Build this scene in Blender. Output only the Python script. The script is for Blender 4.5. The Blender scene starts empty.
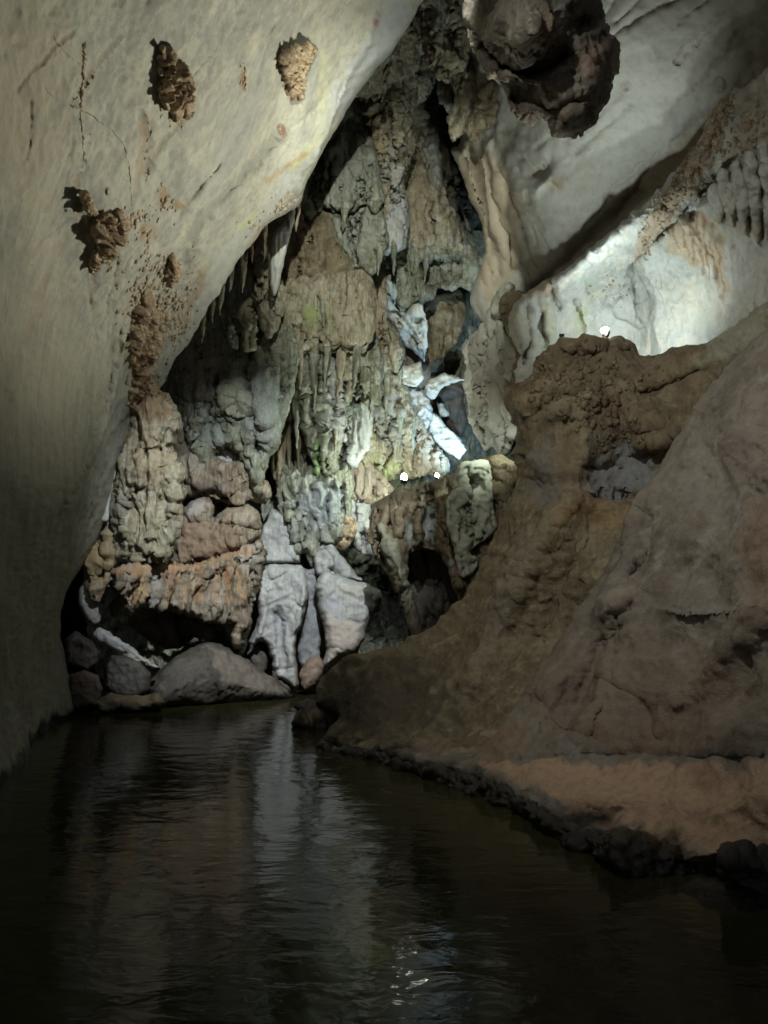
import bpy, math, random
import numpy as np
from mathutils import Vector
from mathutils.bvhtree import BVHTree

# ------------------------------------------------------------------ camera, world, exposure
sc = bpy.context.scene
FPX, W, H, PITCH, CAMZ = 788.0, 768, 1024, math.radians(7.8), 1.5
cam_d = bpy.data.cameras.new('camera')
cam = bpy.data.objects.new('camera', cam_d)
sc.collection.objects.link(cam)
cam.location = (0, 0, CAMZ)
cam.rotation_euler = (math.radians(90) + PITCH, 0, 0)
cam_d.sensor_fit = 'VERTICAL'
cam_d.sensor_height = 36.0
cam_d.lens = 36.0 * FPX / H
cam_d.clip_start = 0.05
cam_d.clip_end = 500
sc.camera = cam
w = bpy.data.worlds.new('World')
sc.world = w
w.use_nodes = True
nt = w.node_tree
bg = nt.nodes['Background']
sky = nt.nodes.new('ShaderNodeTexSky')
sky.sky_type = 'NISHITA'
sky.sun_disc = False
sky.sun_elevation = math.radians(35)
sky.sun_rotation = math.radians(200)
nt.links.new(sky.outputs[0], bg.inputs[0])
bg.inputs[1].default_value = 0.014        # what little daylight reaches this deep from the mouth behind
sc.view_settings.view_transform = 'Standard'
sc.view_settings.look = 'None'
sc.view_settings.exposure = 0.65
sc.view_settings.gamma = 1.0
sc.cycles.use_denoising = True
sc.cycles.max_bounces = 6
sc.cycles.diffuse_bounces = 4
sc.cycles.glossy_bounces = 3
sc.cycles.transmission_bounces = 2
sc.cycles.caustics_reflective = False
sc.cycles.caustics_refractive = False
sc.cycles.sample_clamp_indirect = 12.0

C = sc.collection
rng = np.random.default_rng(7)

# ------------------------------------------------------------------ lengths measured along the view
SP, CP = math.sin(PITCH), math.cos(PITCH)
def P(px, py, Y):
    """The point of the place that lies Y metres ahead, seen in direction (px, py)."""
    px, py, Y = np.asarray(px, float), np.asarray(py, float), np.asarray(Y, float)
    u = (px - W / 2) / FPX
    v = -(py - H / 2) / FPX
    dy = CP - v * SP
    dz = SP + v * CP
    t = Y / dy
    return np.stack([u * t, Y + 0 * t, CAMZ + dz * t], -1)

# ------------------------------------------------------------------ noise
_perm = np.arange(256); np.random.default_rng(3).shuffle(_perm); _perm = np.concatenate([_perm] * 3)
_g = np.array([(1,1,0),(-1,1,0),(1,-1,0),(-1,-1,0),(1,0,1),(-1,0,1),(1,0,-1),(-1,0,-1),(0,1,1),(0,-1,1),(0,1,-1),(0,-1,-1),(1,1,0),(-1,1,0),(0,-1,1),(0,-1,-1)], float)
def gn(p):
    i = np.floor(p).astype(int); f = p - i; i = i & 255
    u = f * f * f * (f * (f * 6 - 15) + 10)
    r = np.zeros(len(p))
    for dx in (0, 1):
        for dy in (0, 1):
            for dz in (0, 1):
                h = _perm[_perm[_perm[i[:, 0] + dx] + i[:, 1] + dy] + i[:, 2] + dz] & 15
                d = ((f - (dx, dy, dz)) * _g[h]).sum(1)
                wx = u[:, 0] if dx else 1 - u[:, 0]
                wy = u[:, 1] if dy else 1 - u[:, 1]
                wz = u[:, 2] if dz else 1 - u[:, 2]
                r += d * wx * wy * wz
    return r
def fbm(p, o=4, gain=.5):
    r = 0; a = 1.0; s = 1.0
    for k in range(o):
        r = r + a * gn(p * s + 17.3 * k); a *= gain; s *= 2.03
    return r
def ridged(p, o=4):
    r = 0; a = 1.0; s = 1.0
    for k in range(o):
        r = r + a * (1 - 2.6 * np.abs(gn(p * s + 9.1 * k))); a *= .5; s *= 2.05
    return r
def worley(p):
    i = np.floor(p).astype(int); f = p - i
    best = np.full(len(p), 9.0); sec = np.full(len(p), 9.0)
    for dx in (-1, 0, 1):
        for dy in (-1, 0, 1):
            for dz in (-1, 0, 1):
                c = (i + (dx, dy, dz)) & 255
                h = _perm[_perm[_perm[c[:, 0]] + c[:, 1]] + c[:, 2]]
                q = np.stack([_perm[h], _perm[h + 71], _perm[h + 151]], 1) / 256.0 + (dx, dy, dz) - f
                d = (q * q).sum(1)
                sec = np.minimum(sec, np.maximum(d, best)); best = np.minimum(best, d)
    return np.sqrt(best), np.sqrt(sec)

# kinds of relief: (kind, size in m, amplitude in m[, stretch])
def relief(p, spec, seed):
    d = np.zeros(len(p))
    for s in spec:
        k, size, amp = s[:3]
        q = p / size + seed
        if k == 'fbm': d += amp * fbm(q, 5)
        elif k == 'soft': d += amp * fbm(q, 2)
        elif k == 'ridge': d += amp * (ridged(q * (1, 1, 1 / (s[3] if len(s) > 3 else 1)), 4) - .6)
        elif k == 'flute':
            st = s[3] if len(s) > 3 else 6
            wv = .5 * fbm(p / (size * 4) + seed, 2)[:, None] * np.array([1.0, 1.0, 0])
            d += amp * (ridged(q * (1, 1, 1 / st) + wv, 3) - .6)
        elif k == 'lump':
            st = s[3] if len(s) > 3 else 1
            q2 = q * (1, 1, 1 / st) + 0.25 * fbm(q * 2, 2)[:, None]
            a, b = worley(q2)
            d += amp * (0.9 - 1.3 * a * a)
        elif k == 'crack':
            q2 = q + 0.3 * fbm(q * 1.5, 3)[:, None]
            a, b = worley(q2)
            d -= amp * np.exp(-((b - a) / .07) ** 2)
        elif k == 'strata':
            z = (p[:, 2] + .25 * fbm(p / 1.5 + seed, 3) + .3 * p[:, 0]) / size
            t = z - np.floor(z)
            d += amp * (np.abs(t - .5) ** .6 - .4)
        elif k == 'facet':           # broken faces: cells of different height and tilt
            q2 = q + 0.15 * fbm(q * 2, 2)[:, None]
            a, b = worley(q2)
            d += amp * (gn(np.floor(q2 * 1.0) * .73 + .37) * .0 + (b - a) * .8 - .3)
    return d

# ------------------------------------------------------------------ outlines and height controls
def pts(s):
    if not isinstance(s, str): return np.asarray(s, float)
    return np.array([[float(v) for v in t.split(',')] for t in s.split()])
def smooth_poly(q, n=5):
    k = len(q); out = []
    for i in range(k):
        a, b, c, d = q[i - 1], q[i], q[(i + 1) % k], q[(i + 2) % k]
        for t in np.arange(n) / n:
            out.append(.5 * ((2 * b) + (c - a) * t + (2 * a - 5 * b + 4 * c - d) * t * t + (3 * b - a - 3 * c + d) * t ** 3))
    return np.array(out)
def seg_near(q, a, b):
    ab = b - a; L = max(1e-9, ab @ ab)
    t = np.clip(((q - a) @ ab) / L, 0, 1)
    n = a + t[:, None] * ab
    dv = q - n
    return (dv * dv).sum(1), n, ab[0] * (q[:, 1] - a[1]) - ab[1] * (q[:, 0] - a[0])
def line_near(q, line):
    best = np.full(len(q), 1e18); side = np.zeros(len(q))
    for a, b in zip(line[:-1], line[1:]):
        d, n, s = seg_near(q, a, b)
        m = d < best
        best[m] = d[m]; side[m] = s[m]
    return np.sqrt(best), side
def poly_sdf(q, poly):
    best = np.full(len(q), 1e18); near = np.zeros_like(q); ins = np.zeros(len(q), bool)
    for i in range(len(poly)):
        a, b = poly[i - 1], poly[i]
        d, n, s = seg_near(q, a, b)
        m = d < best
        best[m] = d[m]; near[m] = n[m]
        c = (a[1] > q[:, 1]) != (b[1] > q[:, 1])
        if c.any():
            xi = a[0] + (q[:, 1] - a[1]) / (b[1] - a[1] if b[1] != a[1] else 1e-9) * (b[0] - a[0])
            ins ^= c & (q[:, 0] < xi)
    s = np.sqrt(best)
    return np.where(ins, s, -s), near
class Depth:
    """A smooth sheet through (x, y, Y) controls."""
    def __init__(self, c):
        if isinstance(c, (int, float)): c = [(0, 0, c)]
        c = pts(c) if isinstance(c, str) else np.array(c, float)
        self.x = c[:, :2] / 200.0; self.n = len(c)
        A = np.c_[np.ones(self.n), self.x]
        if self.n <= 4:
            self.w = None
            m = c[:, 2].mean(); xm = self.x.mean(0)
            sol = np.linalg.lstsq(self.x - xm, c[:, 2] - m, rcond=None)[0] if self.n > 1 else np.zeros(2)
            self.a = np.r_[m - xm @ sol, sol]
        else:
            K = self.k(self.x, self.x) + 0.02 * np.eye(self.n)
            M = np.block([[K, A], [A.T, np.zeros((3, 3))]])
            s = np.linalg.solve(M, np.r_[c[:, 2], 0, 0, 0])
            self.w, self.a = s[:self.n], s[self.n:]
    @staticmethod
    def k(a, b):
        r2 = ((a[:, None] - b[None]) ** 2).sum(-1)
        return r2 * np.log(r2 + 1e-9) * .5
    def __call__(self, q):
        x = q / 200.0
        r = self.a[0] + x @ self.a[1:]
        if self.w is not None: r = r + self.k(x, self.x) @ self.w
        return r
class Off:
    """Another sheet, dy metres nearer or farther."""
    def __init__(self, d, dy): self.d, self.dy = d, dy
    def __call__(self, q): return self.d(q) + self.dy

def apply_tint(q, tints, rgba, n2):
    for t in tints:
        col, op = t[-2], t[-1]
        if t[0] == 'l': d, _ = line_near(q, pts(t[1])); d = d / t[2]
        elif t[0] == 'b':
            _, cx, cy, rx, ry = t[:5]
            d = np.hypot((q[:, 0] - cx) / rx, (q[:, 1] - cy) / ry)
        elif t[0] == 'p':
            s, _ = poly_sdf(q, pts(t[1])); d = 1 - s / t[2]
        m = np.clip((1.25 - d + .55 * n2) / .6, 0, 1)
        m = m * m * (3 - 2 * m) * op
        a0 = rgba[:, 3]
        na = m + a0 * (1 - m)
        safe = np.where(na > 1e-6, na, 1)
        rgba[:, :3] = (np.array(col) * m[:, None] + rgba[:, :3] * (a0 * (1 - m))[:, None]) / safe[:, None]
        rgba[:, 3] = na
    return rgba

def feats_depth(q, feats):
    d = np.zeros(len(q))
    for f in feats:
        if f[0] == 'l':
            r, _ = line_near(q, pts(f[1])); d += f[3] * np.exp(-(r / f[2]) ** 2)
        elif f[0] == 'v':                                   # sharp crease
            r, _ = line_near(q, pts(f[1])); d += f[3] * np.exp(-(r / f[2]))
        elif f[0] == 'b':
            _, cx, cy, rx, ry, a = f
            d += a * np.exp(-(((q[:, 0] - cx) / rx) ** 2 + ((q[:, 1] - cy) / ry) ** 2))
        elif f[0] == 'h':                                   # hollow with a firm lip
            s, _ = poly_sdf(q, pts(f[1])); t = np.clip(s / f[2] + .5, 0, 1)
            d += f[3] * t * t * (3 - 2 * t)
        elif f[0] == 's':                                   # overlap: one side of the line stands proud
            r, s = line_near(q, pts(f[1])); t = np.clip(.5 + np.sign(s) * r / 3.0, 0, 1)
            d += f[3] * np.exp(-r / f[2]) * t
    return d

# ------------------------------------------------------------------ mesh of one rock
def link_mesh(name, co, faces, mat, parent=None, rgba=None, smooth=True, origin=None):
    me = bpy.data.meshes.new(name)
    co = np.asarray(co, float)
    if origin is None:
        origin = np.array([(co[:, 0].min() + co[:, 0].max()) / 2, (co[:, 1].min() + co[:, 1].max()) / 2, co[:, 2].min()])
    loc = origin.copy()
    if parent is not None: pass
    v = co - origin
    faces = np.asarray(faces)
    n = len(faces)
    me.vertices.add(len(v)); me.vertices.foreach_set('co', v.astype(np.float32).ravel())
    k = faces.shape[1]
    me.loops.add(n * k); me.loops.foreach_set('vertex_index', faces.astype(np.int32).ravel())
    me.polygons.add(n)
    me.polygons.foreach_set('loop_start', (np.arange(n) * k).astype(np.int32))
    me.polygons.foreach_set('loop_total', np.full(n, k, np.int32))
    me.polygons.foreach_set('use_smooth', np.full(n, smooth, bool))
    me.update(); me.validate()
    if rgba is not None:
        at = me.color_attributes.new('Tint', 'FLOAT_COLOR', 'POINT')
        at.data.foreach_set('color', rgba.astype(np.float32).ravel())
    me.materials.append(mat)
    o = bpy.data.objects.new(name, me)
    C.objects.link(o)
    if parent is not None:
        o.parent = parent
        o.location = Vector(loc) - parent.location
    else:
        o.location = Vector(loc)
    return o

def tag(o, label, cat, group=None, kind=None):
    if label: o['label'] = label
    if cat: o['category'] = cat
    if group: o['group'] = group
    if kind: o['kind'] = kind
    return o

def vnormals(co, tri):
    n = np.zeros_like(co)
    a, b, c = co[tri[:, 0]], co[tri[:, 1]], co[tri[:, 2]]
    fn = np.cross(b - a, c - a)
    for k in range(3):
        for ax in range(3):
            n[:, ax] += np.bincount(tri[:, k], fn[:, ax], len(co))
    L = np.linalg.norm(n, axis=1)
    return n / np.where(L > 1e-12, L, 1)[:, None]

_seed = [0]
def rock(name, outline, depth, T, rw, mat, label=None, cat=None, group=None, noise=(), feats=(), tints=(), step=2.0,
         jag=1.5, parent=None, kind=None, sm=True, warp=2.5, drip=0, hang=None):
    """One closed body of rock: an outline with its own distance, rounded edges, thickness T and carved relief."""
    _seed[0] += 1
    seed = _seed[0] * 7.31
    poly = pts(outline)
    if sm: poly = smooth_poly(poly, 6)
    if jag:
        z = np.c_[poly / 9.0, np.full(len(poly), seed)]
        z2 = z.copy(); z2[:, 2] += 40
        poly = poly + jag * 1.6 * np.c_[fbm(z, 3), fbm(z2, 3)]
    if drip:                                               # the lower edge frays into points
        e = np.roll(poly, -1, 0) - np.roll(poly, 1, 0)
        sg = np.sign(((poly[:, 0] * np.roll(poly[:, 1], -1)) - (np.roll(poly[:, 0], -1) * poly[:, 1])).sum())
        dn = np.clip(-sg * -e[:, 0] / (np.linalg.norm(e, axis=1) + 1e-9) * -1 - .2, 0, 1)
        z = np.c_[poly[:, 0] / 3.2, np.full(len(poly), seed), poly[:, 1] / 60]
        poly[:, 1] += drip * dn * (1.6 * np.abs(gn(z)) + 1.2 * np.maximum(0, gn(z * .45)) - .25)
    D = depth if callable(depth) else Depth(depth)
    lo, hi = poly.min(0) - step * 2, poly.max(0) + step * 2
    xs, ys = np.arange(lo[0], hi[0], step), np.arange(lo[1], hi[1], step)
    gx, gy = np.meshgrid(xs, ys); shp = gx.shape
    q = np.c_[gx.ravel(), gy.ravel()]
    s, near = poly_sdf(q, poly)
    ins = (s > 0).reshape(shp)
    cell = ins[:-1, :-1] & ins[1:, :-1] & ins[:-1, 1:] & ins[1:, 1:]
    anyc = ins[:-1, :-1] | ins[1:, :-1] | ins[:-1, 1:] | ins[1:, 1:]
    idx = np.arange(q.shape[0]).reshape(shp)
    f = np.stack([idx[:-1, :-1], idx[1:, :-1], idx[1:, 1:], idx[:-1, 1:]], -1)[anyc]
    used = np.unique(f)
    mp = np.full(len(q), -1); mp[used] = np.arange(len(used))
    f = mp[f]; q = q[used]; s = s[used]; near = near[used]
    out = s <= 0
    q[out] = near[out]; s = np.where(out, 0, s)
    # boundary edges
    e = np.concatenate([f[:, [0, 1]], f[:, [1, 2]], f[:, [2, 3]], f[:, [3, 0]]])
    key = np.sort(e, 1); kk = key[:, 0] * (len(q) + 1) + key[:, 1]
    u, cnt = np.unique(kk, return_counts=True)
    bnd = np.isin(kk, u[cnt == 1])
    bv = np.unique(e[bnd]); s[bv] = 0
    t = np.clip(s / rw, 0, 1)
    prof = np.sqrt(np.clip(1 - (1 - t) ** 2, 0, 1))
    z = np.c_[q / 14.0, np.full(len(q), seed)]
    z2 = z.copy(); z2[:, 2] += 31
    wq = q + warp * np.c_[fbm(z, 3), fbm(z2, 3)]
    fd = feats_depth(wq, feats) * np.clip(s / 4, 0, 1) if len(feats) else 0
    base = D(q)
    if hang is not None: base = base + hang[1] * np.clip((hang[0] - q[:, 1]) / hang[2], 0, 1.6) ** 1.5
    front = P(q[:, 0], q[:, 1], base + T * (1 - prof) + fd)
    inner = np.ones(len(q), bool); inner[bv] = False
    back_i = np.where(inner)[0]
    backY = np.maximum(base + T * (1 + prof), base + T * (1 - prof) + fd + .03)
    back = P(q[back_i, 0], q[back_i, 1], backY[back_i])
    bm_ = np.arange(len(q)); bm_[back_i] = len(q) + np.arange(len(back_i))
    co = np.concatenate([front, back])
    faces = np.concatenate([f, bm_[f[:, ::-1]]])
    tri = np.concatenate([faces[:, [0, 1, 2]], faces[:, [0, 2, 3]]])
    if len(noise):
        n = vnormals(co, tri)
        d = relief(co, noise, seed)
        att = .35 + .65 * np.clip(s / 6, 0, 1); att = np.concatenate([att, att[back_i]])
        co = co + n * (d * att)[:, None]
    n2 = fbm(np.c_[q / 11.0, np.full(len(q), seed + 5)], 4)
    rgba = np.zeros((len(q), 4))
    if len(tints): rgba = apply_tint(wq, tints, rgba, n2)
    rgba = np.concatenate([rgba, rgba[back_i]])
    o = link_mesh(name, co, faces, mat, parent, rgba)
    tag(o, label, cat, group, kind or ('thing' if cat else None))
    return o

# ------------------------------------------------------------------ materials
def rock_mat(name, cols, big=1.2, fine=.12, bump=.03, rough=.85, streak=0.0, wet=True, spec=.3, contrast=1.0, grit=.5):
    """Three mineral colours in patches, fine grain, optional vertical drip streaks, a wet dark tide band at the waterline."""
    m = bpy.data.materials.new(name); m.use_nodes = True
    nt = m.node_tree; N = nt.nodes; L = nt.links
    b = N['Principled BSDF']
    geo = N.new('ShaderNodeNewGeometry')
    def noise(scale, detail=6, rough_=.6, src=None, dist=0.0):
        n = N.new('ShaderNodeTexNoise'); n.inputs['Scale'].default_value = scale
        n.inputs['Detail'].default_value = detail; n.inputs['Roughness'].default_value = rough_
        n.inputs['Distortion'].default_value = dist
        L.new(src or geo.outputs['Position'], n.inputs['Vector']); return n.outputs['Fac']
    def ramp(f, a, c):
        r = N.new('ShaderNodeMapRange'); r.inputs[1].default_value = a; r.inputs[2].default_value = c
        r.interpolation_type = 'SMOOTHSTEP'; L.new(f, r.inputs[0]); return r.outputs[0]
    def mix(f, a, c, blend='MIX'):
        x = N.new('ShaderNodeMix'); x.data_type = 'RGBA'; x.blend_type = blend
        for sock, v in ((x.inputs[0], f), (x.inputs[6], a), (x.inputs[7], c)):
            if isinstance(v, (int, float)): sock.default_value = v
            elif isinstance(v, tuple): sock.default_value = (*v, 1)
            else: L.new(v, sock)
        return x.outputs[2]
    def math_(op, a, c):
        x = N.new('ShaderNodeMath'); x.operation = op
        for sock, v in ((x.inputs[0], a), (x.inputs[1], c)):
            if isinstance(v, (int, float)): sock.default_value = v
            else: L.new(v, sock)
        return x.outputs[0]
    stretch = N.new('ShaderNodeMapping'); stretch.inputs['Scale'].default_value = (1, 1, .16)
    L.new(geo.outputs['Position'], stretch.inputs['Vector'])
    nb = noise(1 / big, 8, .62, dist=.6)
    nm = noise(2.7 / big, 8, .65, dist=.4)
    nf = noise(1 / fine, 8, .7)
    c = mix(ramp(nb, .42, .6), cols[0], cols[1])
    c = mix(ramp(nm, .5, .66), c, cols[2])
    if streak:
        ns = noise(3.2 / big * 2, 7, .6, stretch.outputs[0])
        c = mix(math_('MULTIPLY', ramp(ns, .45, .65), streak), c, cols[3] if len(cols) > 3 else cols[2])
        ns2 = noise(14 / big, 6, .65, stretch.outputs[0])
        c = mix(math_('MULTIPLY', ramp(ns2, .50, .60), streak * .8), c, cols[2])
        c = mix(math_('MULTIPLY', ramp(ns2, .47, .37), streak * .8), c, cols[3])
    tint = N.new('ShaderNodeAttribute'); tint.attribute_name = 'Tint'
    c = mix(math_('MULTIPLY', tint.outputs['Alpha'], ramp(nf, .1, .55)), c, tint.outputs['Color'])
    # grain and thin dark cracks
    g = math_('ADD', 1 - .5 * grit, math_('MULTIPLY', nf, grit))
    gg = N.new('ShaderNodeCombineColor')
    for k in range(3): L.new(g, gg.inputs[k])
    c = mix(contrast, c, gg.outputs[0], 'MULTIPLY')
    if wet:
        sep = N.new('ShaderNodeSeparateXYZ'); L.new(geo.outputs['Position'], sep.inputs[0])
        h = math_('ADD', sep.outputs[2], math_('MULTIPLY', math_('SUBTRACT', nm, .5), .5))
        wetf = ramp(h, .16, .04)
        c = mix(wetf, c, (.012, .010, .007))
        L.new(math_('SUBTRACT', rough, math_('MULTIPLY', wetf, rough - .3)), b.inputs['Roughness'])
    else:
        b.inputs['Roughness'].default_value = rough
    L.new(c, b.inputs['Base Color'])
    b.inputs['Specular IOR Level'].default_value = spec
    hgt = math_('ADD', math_('MULTIPLY', nm, .9), math_('MULTIPLY', nf, .35))
    nff = noise(4 / fine, 4, .7)
    hgt = math_('ADD', hgt, math_('MULTIPLY', nff, .10))
    if streak: hgt = math_('ADD', hgt, math_('MULTIPLY', noise(1.4 / fine * .5, 5, .6, stretch.outputs[0]), streak * .8))
    bp = N.new('ShaderNodeBump'); bp.inputs['Strength'].default_value = 1.0
    bp.inputs['Distance'].default_value = bump
    L.new(hgt, bp.inputs['Height']); L.new(bp.outputs[0], b.inputs['Normal'])
    return m

# ------------------------------------------------------------------ light: the electric lamps of the cave and some added ones
def lamp(px, py, Y, aim, power, col, spot=150, blend=.6, label='', size=.09, radius=.05, lit=6.0, lift=0.0, group=None, bulb=False):
    """A small floodlight on a bracket: housing, glowing lens, bracket, and its own light."""
    p = P(px, py, Y); p[2] += lift
    root = bpy.data.objects.new('floodlight', None); C.objects.link(root)
    root.location = Vector(p); root.empty_display_size = .1
    tag(root, label, 'lamp', group)
    d = (Vector(P(*aim)) - Vector(p)).normalized()
    R = d.to_track_quat('-Z', 'Y')
    def put(name, boxes, mat):
        co, fa = [], []
        for (cx, cy, cz, sx, sy, sz, tp) in boxes:
            k = len(co)
            for dz in (-1, 1):
                t = 1.0 if dz < 0 else tp
                for dx, dy in ((-1, -1), (1, -1), (1, 1), (-1, 1)):
                    co.append(R @ Vector((cx + dx * sx * t, cy + dy * sy * t, cz + dz * sz)))
            fa += [(k, k + 3, k + 2, k + 1), (k + 4, k + 5, k + 6, k + 7)]
            for i in range(4): fa.append((k + i, k + (i + 1) % 4, k + 4 + (i + 1) % 4, k + 4 + i))
        me = bpy.data.meshes.new(name); me.from_pydata(co, [], fa); me.materials.append(mat)
        o = bpy.data.objects.new(name, me); C.objects.link(o); o.parent = root
        return o
    s = size
    put('housing', [(0, 0, .25 * s, s, .7 * s, .3 * s, .7), (0, .72 * s, -.02 * s, 1.0 * s, .05 * s, .12 * s, 1),
                    (0, -.72 * s, -.02 * s, 1.0 * s, .05 * s, .12 * s, 1)], M_metal)
    if bulb:
        u = [(math.cos(a) * math.cos(e), math.sin(a) * math.cos(e), math.sin(e)) for e in np.linspace(-1.5, 1.5, 9) for a in np.arange(12) / 12 * 2 * math.pi]
        f = [(12 * i + j, 12 * i + (j + 1) % 12, 12 * i + 12 + (j + 1) % 12, 12 * i + 12 + j) for i in range(8) for j in range(12)]
        o = link_mesh('glass_bulb', np.array(u) * (.85 * s, .85 * s, bulb * s) + p + (0, 0, .9 * s), f, lens_mat(col, lit), root)
    else: put('lens', [(0, 0, -.09 * s, .9 * s, .6 * s, .03 * s, 1)], lens_mat(col, lit))
    put('bracket', [(0, -.75 * s, .5 * s, .15 * s, .1 * s, .8 * s, 1)], M_metal)
    ld = bpy.data.lights.new('floodlight_beam', 'SPOT')
    ld.energy = power; ld.color = col; ld.spot_size = math.radians(spot); ld.spot_blend = blend
    ld.shadow_soft_size = radius
    lo = bpy.data.objects.new('floodlight_beam', ld); C.objects.link(lo)
    lo.parent = root; lo.rotation_mode = 'QUATERNION'; lo.rotation_quaternion = R
    lo.location = d * (.16 * s + .02 + radius) if not bulb else Vector((0, 0, .9 * s)) + d * (1.4 * s + radius)
    return root
M_metal = bpy.data.materials.new('lamp_metal'); M_metal.use_nodes = True
_b = M_metal.node_tree.nodes['Principled BSDF']
_b.inputs['Base Color'].default_value = (.03, .03, .03, 1); _b.inputs['Metallic'].default_value = .6; _b.inputs['Roughness'].default_value = .5
def lens_mat(col, s):
    m = bpy.data.materials.new('lamp_lens'); m.use_nodes = True
    b = m.node_tree.nodes['Principled BSDF']
    b.inputs['Emission Color'].default_value = (*col, 1); b.inputs['Emission Strength'].default_value = s
    return m
WHITE = (.88, 1.0, .97); COOL = (.50, .76, 1.0); WARM = (1.0, .97, .82); GREEN = (.88, 1.0, .86)
# on the brown ledge to the right: the lamp one sees, its beam on the left wall
lamp(605, 334, 10.95, (215, 95, 9.2), 1000, WARM, 96, 1.0, 'bright white floodlight on top of the brown ledge below the pale recess', lit=18, size=.075, lift=-.01, bulb=.55)
# unseen lamps added beside it to light the recess and the vault
lamp(622, 346, 11.15, (640, 280, 12.4), 105, WHITE, 150, 1.0, 'added floodlight behind the lip of the brown ledge turned to the pale recess', lit=10)
lamp(562, 343, 11.05, (552, 110, 11.8), 230, WHITE, 84, .9, 'added floodlight behind the lip of the brown ledge turned up to the vault', lit=.4, lift=.12, size=.04)
lamp(523, 393, 11.7, (474, 450, 13.4), 150, GREEN, 88, .9, 'added floodlight behind the left edge of the brown ledge turned to the hanging blade', lit=10)  # unseen lamp added to brighten the blade and the pale face
# high above the river, out of the picture, on the far wall, the blocks and the slope
lamp(410, -330, 4.8, (250, 575, 15.2), 5000, (.92, .98, 1.0), 37, 1.0, 'floodlight high above the river turned down to the far bank', lit=10)
lamp(398, -300, 5.2, (392, 270, 15.5), 2300, (.96, 1.0, .88), 42, .9, 'floodlight high above the river turned to the columns at the far wall', lit=10)
lamp(300, -400, 4.0, (690, 415, 8.0), 560, (1.0, .97, .86), 96, 1.0, 'floodlight high on the left wall turned down to the right slope', lit=10)
# on the saddle in the middle
lamp(404, 481, 15.2, (345, 425, 17.2), 120, GREEN, 170, .7, 'small white lamp on the saddle of dark rock below the fluted curtain', lit=160, size=.07, bulb=1.3)
lamp(437, 478, 15.6, (400, 400, 17.5), 30, GREEN, 170, .7, 'smallest white lamp at the right end of the saddle of dark rock', lit=90, size=.045, bulb=1.3)
# behind the saddle, on the blue-white passage
lamp(476, 470, 16.6, (425, 370, 18.6), 240, COOL, 110, .7, 'floodlight hidden behind the hanging pale blade turned to the blue passage', lit=10)

# ------------------------------------------------------------------ rock materials
M_pale = rock_mat('pale_limestone', [(.36, .36, .295), (.28, .285, .25), (.41, .395, .315), (.22, .22, .185)], 1.1, .10, .016, .8, .5, grit=.34)
M_white = rock_mat('white_calcite', [(.50, .52, .50), (.37, .39, .37), (.56, .55, .47), (.34, .32, .25)], .8, .09, .045, .75, .3, grit=.3, wet=False)
M_vault = rock_mat('grey_vault_limestone', [(.40, .39, .35), (.33, .32, .28), (.43, .41, .36), (.26, .23, .18)], 1.8, .10, .012, .85, .3, grit=.25, wet=False)
M_flow = rock_mat('grey_green_flowstone', [(.275, .285, .21), (.18, .18, .12), (.36, .385, .345), (.10, .095, .06)], .6, .07, .07, .75, .6, grit=.7)
M_tan = rock_mat('tan_flowstone', [(.33, .295, .205), (.225, .19, .115), (.40, .39, .32), (.13, .10, .06)], .6, .07, .065, .8, .6, grit=.65)
M_brown = rock_mat('brown_crusted_rock', [(.215, .175, .112), (.145, .115, .072), (.285, .24, .16), (.095, .075, .046)], .8, .08, .07, .8, .4, grit=.7)
M_slope = rock_mat('dull_brown_slope', [(.20, .178, .15), (.145, .124, .102), (.25, .23, .20), (.105, .082, .058)], 1.2, .07, .05, .7, .4, grit=.4)
M_grey = rock_mat('blue_grey_block', [(.38, .385, .37), (.30, .305, .30), (.45, .45, .42), (.17, .17, .16)], .7, .08, .03, .8, .35, grit=.35)
M_rust = rock_mat('rust_stained_rock', [(.225, .19, .14), (.165, .12, .075), (.30, .27, .21), (.09, .066, .042)], .7, .08, .03, .8, .6, grit=.5)
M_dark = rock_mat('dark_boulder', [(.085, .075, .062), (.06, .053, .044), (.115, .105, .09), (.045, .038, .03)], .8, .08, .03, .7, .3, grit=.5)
M_wet = rock_mat('wet_black_rock', [(.028, .025, .02), (.018, .016, .013), (.04, .036, .03), (.015, .013, .01)], .6, .08, .03, .45, .2, grit=.5)
M_crust = rock_mat('brown_nodule_crust', [(.40, .31, .20), (.24, .165, .095), (.52, .45, .33), (.15, .095, .05)], .16, .05, .03, .85, .3, grit=.7, wet=False)
M_hang = rock_mat('dark_grey_rock', [(.19, .17, .14), (.12, .108, .09), (.27, .25, .215), (.08, .07, .058)], .7, .07, .06, .8, .3, grit=.6, wet=False)
M_nod = rock_mat('buff_nodules', [(.40, .34, .25), (.28, .21, .13), (.46, .42, .34), (.2, .14, .08)], .12, .05, .02, .85, .3, grit=.5, wet=False)
M_shell = rock_mat('cave_rock', [(.12, .10, .08), (.09, .075, .06), (.15, .13, .10), (.06, .05, .04)], 2.0, .15, .08, .9, .3)

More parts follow.
